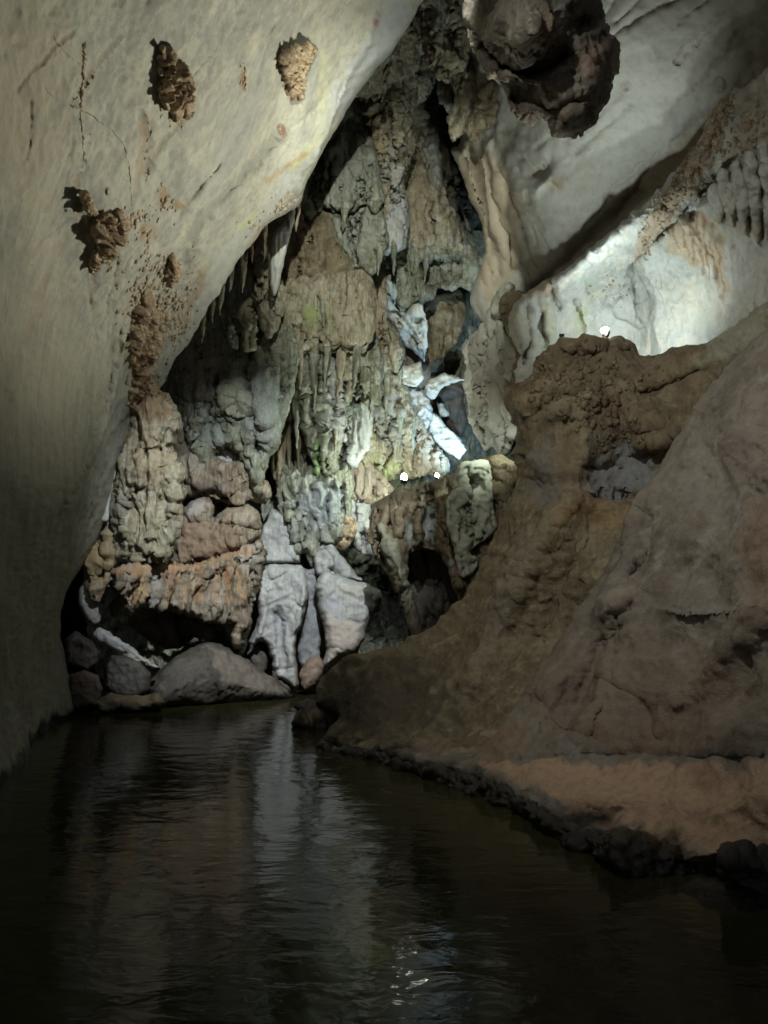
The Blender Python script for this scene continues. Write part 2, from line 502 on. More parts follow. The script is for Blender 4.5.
# ------------------------------------------------------------------ the hollow of the cave, the bed and the river
def tube():
    na, ny = 140, 120
    a = np.linspace(-.35, math.pi + .35, na)
    ys = np.concatenate([np.linspace(-3.5, 30, ny - 14), np.full(14, 30)])
    rr = np.concatenate([np.ones(ny - 14), np.linspace(.93, .0, 14)])
    A, I = np.meshgrid(a, np.arange(ny))
    Y = ys[I]; R = rr[I]
    X = -1.0 + 15.0 * np.cos(A) * R
    Z = 1.0 + 19.0 * np.sin(A) * R
    co = np.c_[X.ravel(), Y.ravel(), Z.ravel()]
    nrm = np.c_[-np.cos(A).ravel(), np.zeros(A.size), -np.sin(A).ravel()]
    co += nrm * (1.2 * fbm(co / 3.0, 4))[:, None]
    idx = np.arange(na * ny).reshape(ny, na)
    f = np.stack([idx[:-1, :-1], idx[:-1, 1:], idx[1:, 1:], idx[1:, :-1]], -1).reshape(-1, 4)
    o = link_mesh('cave_hollow', co, f, M_shell)
    tag(o, 'dark rock of the cave around and behind everything', None, kind='structure')
tube()
def sheet(name, x0, x1, y0, y1, z, mat, n=2, bump=0):
    xs, ys = np.linspace(x0, x1, n), np.linspace(y0, y1, n)
    X, Yy = np.meshgrid(xs, ys)
    co = np.c_[X.ravel(), Yy.ravel(), np.full(X.size, z)]
    if bump: co[:, 2] += bump * fbm(co / 1.5, 3)
    idx = np.arange(n * n).reshape(n, n)
    f = np.stack([idx[:-1, :-1], idx[:-1, 1:], idx[1:, 1:], idx[1:, :-1]], -1).reshape(-1, 4)
    o = link_mesh(name, co, f, mat)
    o['kind'] = 'structure'
    return o
sheet('river_bed', -17, 15, -4, 31, -1.2, M_shell, 60, .2)['label'] = 'dark bed of the cave river'
M_water = bpy.data.materials.new('river_water'); M_water.use_nodes = True
nt = M_water.node_tree; N = nt.nodes; L = nt.links
b = N['Principled BSDF']
b.inputs['Base Color'].default_value = (.030, .029, .012, 1)
b.inputs['Roughness'].default_value = .07
b.inputs['IOR'].default_value = 1.33
b.inputs['Specular IOR Level'].default_value = .16
geo = N.new('ShaderNodeNewGeometry')
mp = N.new('ShaderNodeMapping'); mp.inputs['Scale'].default_value = (1.0, 1.5, 1.0)
L.new(geo.outputs['Position'], mp.inputs['Vector'])
n1 = N.new('ShaderNodeTexNoise'); n1.inputs['Scale'].default_value = 2.2; n1.inputs['Detail'].default_value = 3; n1.inputs['Distortion'].default_value = .5
n2 = N.new('ShaderNodeTexNoise'); n2.inputs['Scale'].default_value = 9.0; n2.inputs['Detail'].default_value = 3; n2.inputs['Distortion'].default_value = .8
L.new(mp.outputs[0], n1.inputs['Vector']); L.new(mp.outputs[0], n2.inputs['Vector'])
ad = N.new('ShaderNodeMath'); ad.operation = 'MULTIPLY_ADD'; ad.inputs[1].default_value = .16
L.new(n2.outputs['Fac'], ad.inputs[0]); L.new(n1.outputs['Fac'], ad.inputs[2])
bp = N.new('ShaderNodeBump'); bp.inputs['Distance'].default_value = .011; bp.inputs['Strength'].default_value = 1
L.new(ad.outputs[0], bp.inputs['Height']); L.new(bp.outputs[0], b.inputs['Normal'])
sheet('river_water', -17, 15, -4, 31, 0.0, M_water)['label'] = 'still dark water of the cave river'

# ------------------------------------------------------------------ left wall
def strokes(box, n, ang, spread, length, r, bend=.12):
    '''Fine bedding lines and cracks that follow the lie of the rock.'''
    out = []
    for _ in range(n):
        x, y = rng.uniform(box[0], box[2]), rng.uniform(box[1], box[3]); a = math.radians(ang + rng.normal(0, spread)); ln = [(x, y)]
        for _k in range(int(rng.integers(2, 5))):
            x += length * math.cos(a); y += length * math.sin(a); a += rng.normal(0, bend); ln.append((x, y))
        out.append((np.array(ln), rng.uniform(*r)))
    return out
lw_lines = strokes((10, -20, 380, 330), 46, -58, 9, 20, (.6, 1.5)) + strokes((10, 250, 170, 640), 26, -80, 8, 26, (.6, 1.6))
va_lines = strokes((490, 20, 760, 230), 26, -45, 7, 18, (.6, 1.5)) + strokes((455, 140, 530, 280), 26, 72, 6, 16, (.6, 1.5))
LW = Depth("0,775,7.6 -150,860,4.9 60,718,12 68,690,12.6 62,610,12.6 90,550,13 110,500,13.2 130,420,13.2 190,335,13 300,195,12.3 420,0,11.5 520,-150,10.5 0,0,6.2 -150,-150,4.2 0,400,7.3 0,600,7.7 100,250,9.1 200,100,9 200,250,10.9 60,500,10 300,50,10.2 -150,400,4.9 -150,650,4.9")
lw = rock('left_wall', "-160,-160 100,-200 540,-170 475,-75 423,-3 404,30 390,52 368,80 345,118 325,150 308,178 300,203 285,214 268,222 250,245 236,262 222,285 212,300 199,322 188,342 176,358 163,385 150,400 136,425 126,450 117,478 110,508 100,535 88,556 72,582 64,600 61,640 70,680 76,715 62,738 30,765 0,800 -60,850 -160,960 -260,600 -260,100",
     LW, .32, 8, M_pale, 'smooth pale cave wall with brown crusts, leaning over the left of the river', 'rock wall', kind='thing',
     noise=[('soft', 2.5, .16), ('fbm', .9, .03), ('ridge', .5, .014), ('ridge', .14, .007)], step=1.7, jag=1.0,
     feats=[('v', l_, 1.6 * r_, .028 * r_) for l_, r_ in lw_lines] + [('l', "275,140 240,175 210,205 190,235 182,262", 7, .10), ('s', "268,40 266,130 258,200 246,238", 14, -.035), ('s', "418,-5 345,110 300,180 262,222", 8, .0),
            ('s', "385,-20 372,40 345,100 318,150", 14, -.14), ('l', "245,120 225,150 200,180 178,215", 5, .05),
            ('l', "62,180 65,420 60,600", 30, .12), ('l', "75,590 66,640 80,690 78,715", 7, -.15),
            ('s', "128,345 114,385 100,425 84,462 66,500", 15, -.5), ('l', "325,165 300,190 262,225", 3, .08)],
     tints=[('l', l_, r_ * 1.1, ((.20, .19, .155), (.44, .43, .36), (.30, .22, .13))[i_ % 3], .5) for i_, (l_, r_) in enumerate(lw_lines)] + [('l', "400,10 330,118 275,190 240,240 200,300 150,380", 10, (.36, .38, .36), .6),
            ('l', "330,60 318,130 285,165", 6, (.42, .41, .22), .3), ('l', "255,210 240,228", 2.5, (.44, .46, .20), .6), ('l', "318,135 300,152 285,165", 3, (.41, .41, .2), .5),
            ('l', "275,140 240,175 210,205 190,235", 5, (.20, .21, .18), .65), ('l', "300,150 280,165 262,180", 2.5, (.32, .19, .09), .6),
            ('l', "260,70 250,110 225,150 200,190", 12, (.30, .31, .29), .5),
            ('l', "395,0 372,60 345,110", 12, (.33, .34, .34), .7), ('l', "300,215 262,228 240,260", 2.5, (.30, .20, .11), .5),
            ('b', 105, 85, 22, 14, (.24, .22, .16), .4), ('b', 20, 90, 60, 120, (.36, .31, .21), .5), ('b', 20, 400, 70, 200, (.33, .29, .21), .4),
            ('l', "150,120 148,140 146,170", 3, (.3, .2, .1), .5), ('b', 242, 78, 3, 14, (.25, .15, .07), .9), ('b', 280, 128, 3.5, 4, (.2, .1, .05), .9), ('b', 375, 22, 2.5, 6, (.2, .07, .05), .8),
            ('b', 165, 200, 6, 12, (.26, .17, .09), .8), ('b', 180, 205, 3, 4, (.26, .17, .09), .8), ('b', 135, 215, 6, 4, (.33, .25, .15), .7),
            ('b', 148, 232, 12, 8, (.33, .24, .14), .6), ('b', 20, 600, 60, 120, (.2, .17, .11), .4), ('l', "205,270 190,300 178,330", 3, (.3, .2, .11), .5)])
def crust(outline, dy, T, rw, tints=(), noise=None, label=None, feats=()):
    return rock('crust', outline, Off(LW, dy), T, rw, M_crust, noise=noise or [('flute', .10, .10, 6), ('ridge', .2, .07, 2)], parent=lw, step=.8, jag=2.2, drip=6, label=label, tints=tints, feats=feats)
DK = (.09, .055, .03)
crust("158.9,49.0 166.4,46.3 173.2,49.0 174.0,60.1 182.4,64.7 190.0,75.7 192.5,94.1 190.8,107.9 184.1,118.0 179.9,109.7 176.5,120.8 170.7,109.7 162.2,98.7 160.6,87.7 163.9,78.5 158.9,69.3", -.10, .18, 6, [('b', 164, 60, 6, 14, DK, .4), ('b', 178, 90, 4, 18, DK, .35)], label='brown crust hanging like a bunch high on the wall')
crust("279.4,53.3 284.4,49.6 292.0,48.7 296.2,44.1 302.9,47.8 309.6,43.2 314.7,47.8 313.0,57.0 307.9,62.5 308.8,79.0 303.7,90.1 299.5,103.0 295.3,95.6 292.0,101.1 287.8,91.0 283.6,77.2 281.1,66.2", -.10, .20, 6, [('b', 280, 62, 6, 16, DK, .45), ('b', 298, 70, 8, 20, (.40, .32, .2), .3)], label='pale brown crust near the rim of the wall')
crust("94.5,219.8 101.2,214.3 107.9,211.5 111.3,216.1 119.7,210.6 124.7,216.1 125.6,232.7 123.0,245.6 115.5,249.3 112.1,260.3 107.1,264.9 103.7,256.6 97.0,261.2 92.8,275.0 90.3,269.5 94.5,249.3", -.10, .18, 6, [('b', 110, 235, 8, 18, DK, .4)], label='dark brown crust low on the wall')
crust("167.1,262.5 171.3,253.3 176.3,258.8 179.7,269.9 178.0,279.1 170.4,281.8 165.4,274.5", -.06, .12, 4, [('b', 170, 268, 5, 8, DK, .4)])
crust("127.4,331.8 130.7,317.1 135.8,304.2 140.8,293.1 145.8,289.5 150.9,296.8 152.6,309.7 161.0,315.2 157.6,326.3 164.3,335.5 159.3,346.5 155.9,361.2 150.9,374.1 157.6,392.5 162.6,414.6 150.9,440.3 139.1,433.0 130.7,414.6 127.4,394.3 132.4,370.4 129.0,352.0 127.4,336.4", -.10, .26, 9,
      [('b', 145, 300, 14, 22, DK, .35), ('b', 142, 385, 10, 30, (.16, .085, .045), .6), ('l', "150,270 165,300 172,335", 7, (.40, .33, .22), .5)],
      [('lump', .14, .07), ('ridge', .18, .08), ('flute', .18, .08, 4)], label='largest crust, thick brown nodules running down to the column')
crust("83.9,193.7 87.3,190.9 89.8,200.1 94.0,206.5 91.5,211.1 86.5,204.7", -.06, .06, 3)
def vein(line, r0, r1, label=None):
    """A thin root-like vein lying on the left wall."""
    q = pts(line); t = np.linspace(0, len(q) - 1, 40 * (len(q) - 1)); i = np.minimum(t.astype(int), len(q) - 2); f = (t - i)[:, None]
    q = q[i] * (1 - f) + q[i + 1] * f
    q = q + 1.6 * np.c_[fbm(np.c_[q / 8, 0 * t], 3), fbm(np.c_[q / 8, 0 * t + 9], 3)]
    eye = Vector((0, 0, CAMZ)); co = []; n = 0
    rad = (r0 + (r1 - r0) * t / t[-1]) * np.clip(1 + 1.5 * fbm(np.c_[q / 4, 0 * t + 4], 3), .25, 2.2)
    for (x, y), r in zip(q, rad):
        hit, nrm, _i, _d = lw_tree.ray_cast(eye, (Vector(P(x, y, 8.0)) - eye).normalized())
        if hit is None: continue
        side = nrm.cross(Vector((0, 0, 1))).normalized()
        for a in np.arange(6) / 6 * 2 * math.pi: co.append(hit + side * math.cos(a) * r + nrm * math.sin(a) * r * .8)
        n += 1
    fa = [(6 * k + j, 6 * k + (j + 1) % 6, 6 * k + 6 + (j + 1) % 6, 6 * k + 6 + j) for k in range(n - 1) for j in range(6)]
    o = link_mesh('vein', np.array(co), fa, M_crust, lw, np.zeros((len(co), 4)))
    if label: o['label'] = label
lw_tree = BVHTree.FromPolygons([lw.location + v.co for v in lw.data.vertices], [tuple(p.vertices) for p in lw.data.polygons])
vein("85,42 83,62 82,85 80,112 83,135 84,160", .022, .012, 'thin dark upright vein')
vein("72,106 84,111 95,118 112,130 124,146 130,172 131,205", .016, .006)
vein("53,36 62,50 78,64", .010, .006)
vein("44,88 54,98", .008, .006)
def nodules(spec, dmap, mat, parent, name='nodules', squash=.6):
    """Many tiny warts of crust lying on a sheet: one part."""
    co, fa = [], []
    base = [(0, 0, 1)] + [(math.cos(a) * math.cos(e), math.sin(a) * math.cos(e), math.sin(e)) for e in (.6, -.2) for a in np.arange(7) / 7 * 2 * math.pi] + [(0, 0, -1)]
    bf = []
    for i in range(7):
        j = (i + 1) % 7
        bf += [(0, 1 + i, 1 + j), (1 + i, 8 + i, 8 + j), (1 + i, 8 + j, 1 + j), (15, 8 + j, 8 + i)]
    tree = BVHTree.FromPolygons([parent.location + v.co for v in parent.data.vertices], [tuple(p.vertices) for p in parent.data.polygons])
    eye = Vector((0, 0, CAMZ))
    for (cx, cy, sx, sy, n, r0, r1) in spec:
        for _ in range(n):
            px, py = cx + sx * rng.normal(), cy + sy * rng.normal()
            hit, nrm, _i, _d = tree.ray_cast(eye, (Vector(P(px, py, 10.0)) - eye).normalized())
            if hit is None: continue
            p = np.array(hit); r = rng.uniform(r0, r1) * rng.uniform(.5, 1); nn = np.array(nrm)
            k = len(co)
            for v in base:
                v = np.array(v) * r * rng.uniform(.65, 1.35) * (1, 1, 1.25)
                v = v - nn * (v @ nn) * (1 - squash)
                co.append(p + v)
            fa += [[k + t for t in f] for f in bf]
    o = link_mesh(name, np.array(co), np.array(fa), mat, parent, np.zeros((len(co), 4)))
    o['kind'] = 'stuff'
    return o
nodules([(155, 312, 14, 22, 330, .02, .075), (176, 325, 9, 12, 70, .015, .05), (140, 222, 12, 10, 45, .02, .05), (190, 300, 6, 26, 40, .015, .04), (150, 255, 8, 14, 30, .02, .05), (243, 78, 2, 10, 16, .015, .04), (280, 128, 2, 2, 5, .02, .05), (167, 203, 5, 8, 16, .02, .05), (149, 150, 2, 25, 14, .01, .03), (176, 95, 9, 14, 40, .02, .05), (297, 70, 8, 14, 40, .02, .05), (110, 240, 9, 14, 40, .02, .05), (145, 385, 9, 26, 90, .02, .06), (286, 205, 9, 7, 70, .015, .05), (258, 226, 8, 6, 30, .015, .04)],
        Off(LW, -.0), M_nod, lw)

# ------------------------------------------------------------------ the vault to the upper right
VD = Depth("460,200,15 470,290,14.6 490,140,14 530,290,14.0 600,225,13.1 640,180,12.4 700,120,11.1 768,60,9.8 900,-40,7.5 450,-150,12.5 600,-150,9.8 560,60,11.5 620,60,10.7 700,20,9.7 530,200,13.2 480,30,13.2 900,-160,6.8")
VIA = rock('vault', "440,-160 600,-200 930,-180 930,-40 800,70 700,165 620,238 530,312 508,335 480,322 470,298 482,266 484,240 476,215 466,190 458,166 452,150 462,138 470,60 440,0",
     VD, .5, 12, M_vault, 'smooth grey vault of rock sloping up over the right side, half of it in shadow', 'rock vault', kind='thing',
     noise=[('soft', 1.6, .14), ('fbm', .5, .035), ('ridge', .25, .012)], step=1.9, jag=1.0,
     feats=[('v', l_, 1.8 * r_, .06 * r_) for l_, r_ in va_lines] + [('l', "470,150 478,190 492,230 500,275", 4, .14), ('l', "480,140 492,190 508,235 515,270", 3.5, .12), ('l', "492,135 505,180 518,215 528,245", 3.5, .10), ('l', "462,155 466,200 480,250", 4, .12),
            ('l', "505,130 520,170 530,200", 3, .07), ('v', "548,158 545,168 536,174", 2.5, .12), ('l', "535,190 548,178 555,188", 5, -.10),
            ('l', "505,330 560,270 640,195", 9, .18), ('s', "768,95 700,150 640,215 560,280", 10, -.12)],
     tints=[('l', l_, r_ * 1.3, ((.20, .18, .14), (.46, .45, .41), (.28, .22, .15))[i_ % 3], .5) for i_, (l_, r_) in enumerate(va_lines)] + [('p', "450,150 480,140 505,165 530,210 520,270 490,310 470,270", 14, (.33, .27, .18), .7), ('l', "470,150 480,200 500,250", 3, (.15, .11, .07), .6), ('l', "482,140 500,210 515,250", 2.5, (.16, .12, .08), .6), ('l', "500,140 515,190", 2, (.2, .15, .1), .5),
            ('b', 556, 185, 8, 8, (.38, .30, .19), .6), ('l', "690,25 640,35 615,50", 3, (.25, .21, .16), .3), ('l', "768,90 690,150 600,230 530,300", 14, (.20, .15, .10), .6), ('b', 560, 90, 60, 50, (.44, .43, .42), .4)])

# hanging rock
rock('hanging_rock', "450,-240 466,-110 463,-10 468,25 474,45 480,60 487,74 500,84 510,98 512,108 520,118 530,122 540,117 548,119 553,132 565,135 578,134 590,126 600,114 608,98 616,82 621,62 617,40 606,24 600,8 596,-30 590,-110 620,-240",
     "470,0,7.9 620,60,8.0 550,130,8.0 540,0,7.4 540,-100,7.9 530,-230,9.9", .6, 34, M_hang, 'large dark lump of rock hanging from the vault', 'hanging rock',
     noise=[('ridge', .6, .05), ('fbm', .5, .06), ('ridge', .2, .03)], step=1.4, jag=2.6, drip=5,
     feats=[('v', "484,48 495,58 505,68 520,72 540,72 556,66 566,55", 3.5, .45), ('b', 528, 25, 34, 36, -.45), ('l', "470,25 482,35 490,50", 4, .2), ('b', 580, 22, 14, 14, .35), ('b', 525, 95, 18, 12, .18), ('b', 592, 75, 14, 22, -.15), ('l', "508,100 530,98 552,108 575,100", 5, .2)],
     tints=[('l', "552,-5 562,15 558,30", 7, (.36, .36, .32), .7), ('l', "605,25 616,45 618,65 612,85", 6, (.38, .36, .27), .75), ('b', 545, 30, 16, 20, (.24, .16, .11), .5), ('b', 590, 60, 16, 16, (.25, .17, .13), .5), ('b', 560, 115, 50, 16, (.09, .07, .05), .6), ('b', 583, 25, 10, 10, (.13, .12, .05), .6)])  # pale right edge and dark underside put its light and shade into colour

# ------------------------------------------------------------------ pale recess behind the ledge
ED = Depth("768,75,8.9 700,150,10.1 640,205,11.2 590,245,11.7 530,292,12.5 512,330,12.6 530,390,12.8 600,300,12.7 640,290,12.6 655,350,12.5 690,290,11.6 768,250,10.3 768,340,10.3 900,0,7.2 900,300,8.6 900,380,8.6 700,220,10.7 735,180,10.0")
rec = rock('recess_wall', "930,-60 850,5 768,68 745,85 728,92 712,112 700,140 680,165 660,185 640,207 615,228 590,250 565,270 540,285 520,298 511,315 510,332 518,352 514,375 520,400 560,410 660,400 800,390 930,390",
     ED, .45, 9, M_white, 'pale calcite recess in the right wall lit up by the lamp on the ledge', 'rock wall', kind='thing',
     noise=[('fbm', .7, .05), ('soft', 1.2, .06), ('ridge', .3, .034, 2), ('flute', .14, .02, 5), ('ridge', .1, .010, 2)], step=1.5, jag=1.8,
     feats=[('l', "633,268 645,300 650,330 648,355", 7, .22), ('v', "633,262 660,235 690,205 715,178", 3, .28), ('v', "545,270 552,290 558,310", 2.5, .3), ('v', "575,300 578,320 582,335", 2.5, .2), ('v', "541,315 545,345", 2.5, .2), ('v', "525,305 530,335 524,365", 2.5, .25),
            ('b', 583, 315, 7, 18, -.2), ('b', 548, 325, 6, 18, -.18), ('b', 520, 330, 6, 26, -.15), ('l', "690,215 700,235 722,270 728,300", 4, .05), ('b', 620, 300, 26, 22, -.12), ('l', "630,285 600,310", 3, .06), ('l', "660,215 700,165", 10, -.16), ('b', 667, 206, 3, 3, .25), ('l', "716,98 700,140 680,178 655,215", 7, -.10), ('l', "735,160 690,215", 3, .14),
            ('h', "590,262 612,258 640,262 660,300 640,330 600,300 580,290", 6, .08)],
     tints=[('p', "690,150 715,165 670,222 642,258 630,262 640,230", 6, (.40, .31, .21), .8), ('l', "728,92 710,130 700,160 680,190 650,225", 9, (.40, .32, .23), .7), ('p', "665,230 700,208 722,225 730,290 722,300 712,265 690,268 668,250", 8, (.42, .31, .18), .7), ('l', "672,226 679,250", 1.3, (.24, .14, .07), .7), ('l', "680,220 687,256", 1.3, (.24, .14, .07), .7), ('l', "688,214 695,262", 1.3, (.24, .14, .07), .7), ('l', "696,212 703,275", 1.3, (.24, .14, .07), .7), ('l', "703,216 710,288", 1.3, (.24, .14, .07), .7), ('l', "711,224 718,298", 1.3, (.24, .14, .07), .7), ('l', "717,234 724,292", 1.3, (.24, .14, .07), .7), ('l', "760,160 735,200 720,230", 14, (.44, .42, .33), .5), ('b', 755, 120, 22, 40, (.30, .25, .18), .6),
            ('b', 590, 285, 12, 10, (.38, .46, .38), .5), ('b', 582, 318, 8, 18, (.44, .46, .28), .7), ('b', 548, 325, 8, 22, (.44, .45, .28), .6), ('b', 520, 335, 12, 30, (.46, .43, .30), .5), ('l', "545,272 552,290 558,310", 2.5, (.14, .09, .05), .9), ('b', 540, 290, 14, 8, (.38, .26, .15), .6), ('b', 724, 297, 4, 3, (.2, .17, .13), .8), ('b', 667, 206, 3, 3, (.08, .05, .03), .9), ('l', "633,262 660,238 690,205 715,178", 2, (.14, .09, .06), .7), ('b', 700, 300, 40, 25, (.5, .47, .38), .5), ('b', 660, 300, 9, 40, (.56, .56, .54), .5)])
# fluted white curtain in it
for i, (x0, y0, x1, y1, w0) in enumerate([(722, 176, 733, 225, 5), (735, 168, 745, 232, 5), (748, 160, 757, 240, 6), (762, 150, 768, 236, 6), (712, 190, 720, 222, 5)]):
    o = rock('calcite_drapery', f"{x0-w0},{y0} {x0+w0},{y0-6} {x1+w0},{(y0+y1)/2} {x1+2},{y1} {x1-2},{y1-2} {x0-1},{(y0+y1)/2}", Off(ED, -.16), .16, 5, M_white, noise=[('flute', .16, .05, 6)], parent=rec, step=1.3, jag=1.4, tints=[('b', x1, y1, 8, 16, (.40, .29, .17), .5)])
nodules([(705, 135, 10, 16, 260, .015, .05), (722, 108, 7, 8, 90, .015, .05), (688, 172, 10, 12, 240, .015, .05), (662, 205, 8, 12, 160, .012, .04), (646, 238, 4, 10, 80, .012, .03), (612, 290, 12, 7, 40, .012, .03), (745, 130, 14, 18, 120, .015, .045)], ED, M_nod, rec)
rock('white_knob', "712,82 718,77 725,79 727,86 723,93 715,93 711,88", Off(ED, -.2), .12, 7, M_white, 'small round white knob at the upper end of the nodule ridge', 'rock knob', step=.8, jag=.9, noise=[('lump', .07, .025), ('fbm', .1, .03)])

# ------------------------------------------------------------------ ledge and the slope on the right
MD = Depth("505,400,10.9 540,365,10.5 590,337,10.35 640,352,10.3 700,338,9.6 760,315,8.9 800,290,8.4 900,250,7.5 520,470,10.3 560,430,9.9 600,400,9.9 640,470,9.6 560,520,9.5 600,570,9.0 500,580,9.9 440,640,10.4 380,655,10.6 325,690,10.9 340,745,9.5 400,745,8.9 450,780,7.7 520,700,8.6 600,640,8.9 620,560,9.1 800,450,8.4")
led = rock('brown_ledge', "504,398 508,388 520,384 532,372 536,360 546,352 556,343 572,338 590,335 608,340 622,338 632,346 640,356 656,356 672,350 690,346 712,340 736,326 768,305 820,275 930,230 930,480 700,560 620,640 560,700 490,758 440,775 380,760 340,752 322,742 330,728 338,716 318,704 316,690 324,676 345,660 372,652 400,642 428,632 450,612 470,590 486,560 498,530 510,505 516,480 513,455 518,440 512,420",
     MD, .5, 26, M_brown, 'brown crusted ledge sloping down from the lamp to the dark toe at the water', 'rock ledge', kind='thing',
     noise=[('fbm', .9, .10), ('ridge', .6, .04), ('lump', .3, .03), ('ridge', .15, .012)], step=1.7, jag=1.8,
     feats=[('h', "600,455 625,440 655,452 668,470 655,492 630,500 600,500 580,488", 34, .26), ('v', "615,370 640,395 670,385 700,370", 3, .2), ('v', "560,350 580,357 605,352 630,350", 2.5, .25), ('b', 580, 344, 40, 7, -.18), ('b', 560, 410, 14, 12, -.25), ('b', 530, 400, 16, 14, -.28), ('v', "538,412 550,402 566,396", 3, .3), ('b', 590, 395, 12, 12, -.2), ('b', 620, 420, 10, 30, .12), ('b', 600, 430, 5, 30, .06), ('v', "585,467 600,470 612,465", 3, .2),
            ('l', "560,500 530,560 500,620 470,680", 14, -.25), ('l', "600,520 575,570 545,640", 16, .2), ('l', "500,540 480,600 450,640", 12, .2), ('b', 545, 490, 16, 14, .25), ('b', 660, 420, 30, 14, -.2), ('l', "640,445 670,440 690,420", 6, -.2), ('v', "590,497 610,492 640,497", 2, .15)],
     tints=[('p', "580,490 600,452 630,442 665,465 650,490 610,498", 14, (.22, .24, .26), .8), ('p', "740,318 770,300 770,340 720,365 690,372 710,345", 10, (.30, .32, .25), .7), ('b', 590, 515, 40, 16, (.30, .21, .11), .7), ('b', 585, 540, 20, 20, (.26, .24, .16), .5), ('b', 560, 410, 18, 14, (.24, .22, .15), .5), ('b', 530, 400, 16, 12, (.26, .22, .13), .5), ('b', 612, 415, 5, 22, (.25, .15, .1), .6), ('l', "592,420 590,455", 3, (.07, .07, .06), .7), ('l', "602,420 602,455", 2.5, (.07, .07, .06), .7), ('l', "615,428 612,455", 3, (.07, .06, .05), .6), ('b', 560, 342, 50, 7, (.27, .20, .12), .5), ('b', 650, 365, 30, 10, (.26, .2, .13), .5),
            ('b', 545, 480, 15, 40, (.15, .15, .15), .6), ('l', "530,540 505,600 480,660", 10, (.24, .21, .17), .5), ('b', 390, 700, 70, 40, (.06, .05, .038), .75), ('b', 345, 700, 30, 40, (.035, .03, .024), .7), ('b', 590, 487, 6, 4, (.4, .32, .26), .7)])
nodules([(570, 375, 24, 18, 120, .025, .07), (595, 400, 18, 20, 120, .025, .07), (545, 385, 14, 12, 60, .025, .08), (620, 430, 12, 18, 60, .02, .045), (640, 375, 20, 10, 50, .02, .05)], Off(MD, .08), M_brown, led)
SD = Depth("800,290,7.2 768,328,7.5 735,356,7.9 700,398,8.2 680,430,8.35 655,470,8.5 625,505,8.5 610,545,8.3 590,590,8.1 540,660,7.8 500,720,7.7 470,765,7.5 520,795,6.7 560,830,6.05 620,860,5.35 700,885,4.6 768,890,4.45 768,600,5.7 700,600,6.5 640,650,7.0 768,750,5.0 700,760,5.6 620,770,6.4 930,400,5.5 930,900,4.2 930,700,4.5 768,450,6.6")
rock('right_slope', "930,180 850,240 800,292 768,324 745,346 720,372 702,394 690,416 676,440 660,468 642,492 628,512 620,535 612,556 598,580 580,606 556,640 528,682 502,720 476,748 440,752 410,750 392,757 420,772 470,790 540,830 600,900 720,960 930,1010",
     SD, .5, 22, M_slope, 'smooth dull brown slope of rock filling the right side above the water', 'rock slope', kind='thing',
     noise=[('soft', 1.5, .14), ('fbm', .7, .06), ('ridge', .9, .028), ('ridge', .3, .014), ('ridge', .1, .006)], step=1.8, jag=1.6,
     feats=[('s', "768,762 700,765 640,760 580,766 520,768 480,766", 16, .0), ('b', 672, 606, 20, 12, -.12), ('b', 740, 640, 30, 20, -.10), ('b', 640, 690, 24, 16, -.1), ('l', "690,330 670,450 640,560", 8, -.1), ('b', 735, 470, 26, 40, .22), ('b', 690, 540, 22, 30, -.16), ('b', 655, 585, 18, 14, -.15), ('b', 720, 580, 34, 18, .16), ('b', 610, 650, 26, 26, .14), ('l', "600,600 612,640 600,700 580,740", 7, -.10), ('l', "560,680 540,720 520,750", 7, -.10), ('b', 740, 700, 30, 22, .12), ('s', "630,615 655,606 690,612 720,604 768,618", 12, -.12), ('b', 700, 450, 30, 60, .15), ('b', 745, 400, 30, 50, -.15), ('l', "768,500 720,560 700,640 690,720", 18, .16), ('l', "650,520 640,600 600,660 570,730", 12, .16), ('l', "640,500 625,560 600,610", 10, -.18), ('b', 625, 600, 20, 16, -.2), ('l', "720,500 690,560 660,600", 16, .12), ('l', "690,440 700,520 740,600", 16, -.1),
            ('l', "768,758 700,760 640,755 580,761 500,764", 5, .05), ('l', "768,800 690,795 600,790 520,775", 20, -.12), ('b', 700, 790, 30, 12, .10), ('b', 610, 800, 24, 10, -.08), ('b', 560, 700, 40, 30, .12), ('l', "768,620 720,650 680,700", 14, -.1), ('l', "640,880 680,872 720,868 768,860", 10, .2), ('v', "600,680 640,700 660,740", 4, .07), ('v', "540,700 560,730 600,745", 4, .07)],
     tints=[('p', "480,765 540,765 600,768 660,764 720,768 790,764 800,850 740,860 690,850 640,838 590,825 550,800", 10, (.46, .31, .20), .8), ('b', 720, 470, 50, 60, (.25, .23, .20), .5), ('b', 690, 600, 30, 30, (.22, .2, .18), .4), ('b', 768, 560, 30, 60, (.22, .13, .08), .5), ('b', 650, 740, 100, 14, (.15, .10, .07), .6), ('b', 640, 690, 150, 60, (.185, .13, .09), .55), ('b', 500, 740, 30, 20, (.28, .18, .10), .5), ('l', "700,400 660,470 625,520", 8, (.24, .20, .17), .5), ('b', 625, 600, 22, 10, (.30, .24, .18), .5), ('b', 660, 845, 50, 8, (.30, .27, .22), .4), ('b', 690, 893, 90, 20, (.025, .022, .018), .95), ('l', "400,762 470,785 540,822 600,862 680,880 768,884", 7, (.03, .026, .02), .85), ('b', 760, 450, 40, 40, (.24, .19, .17), .4)])
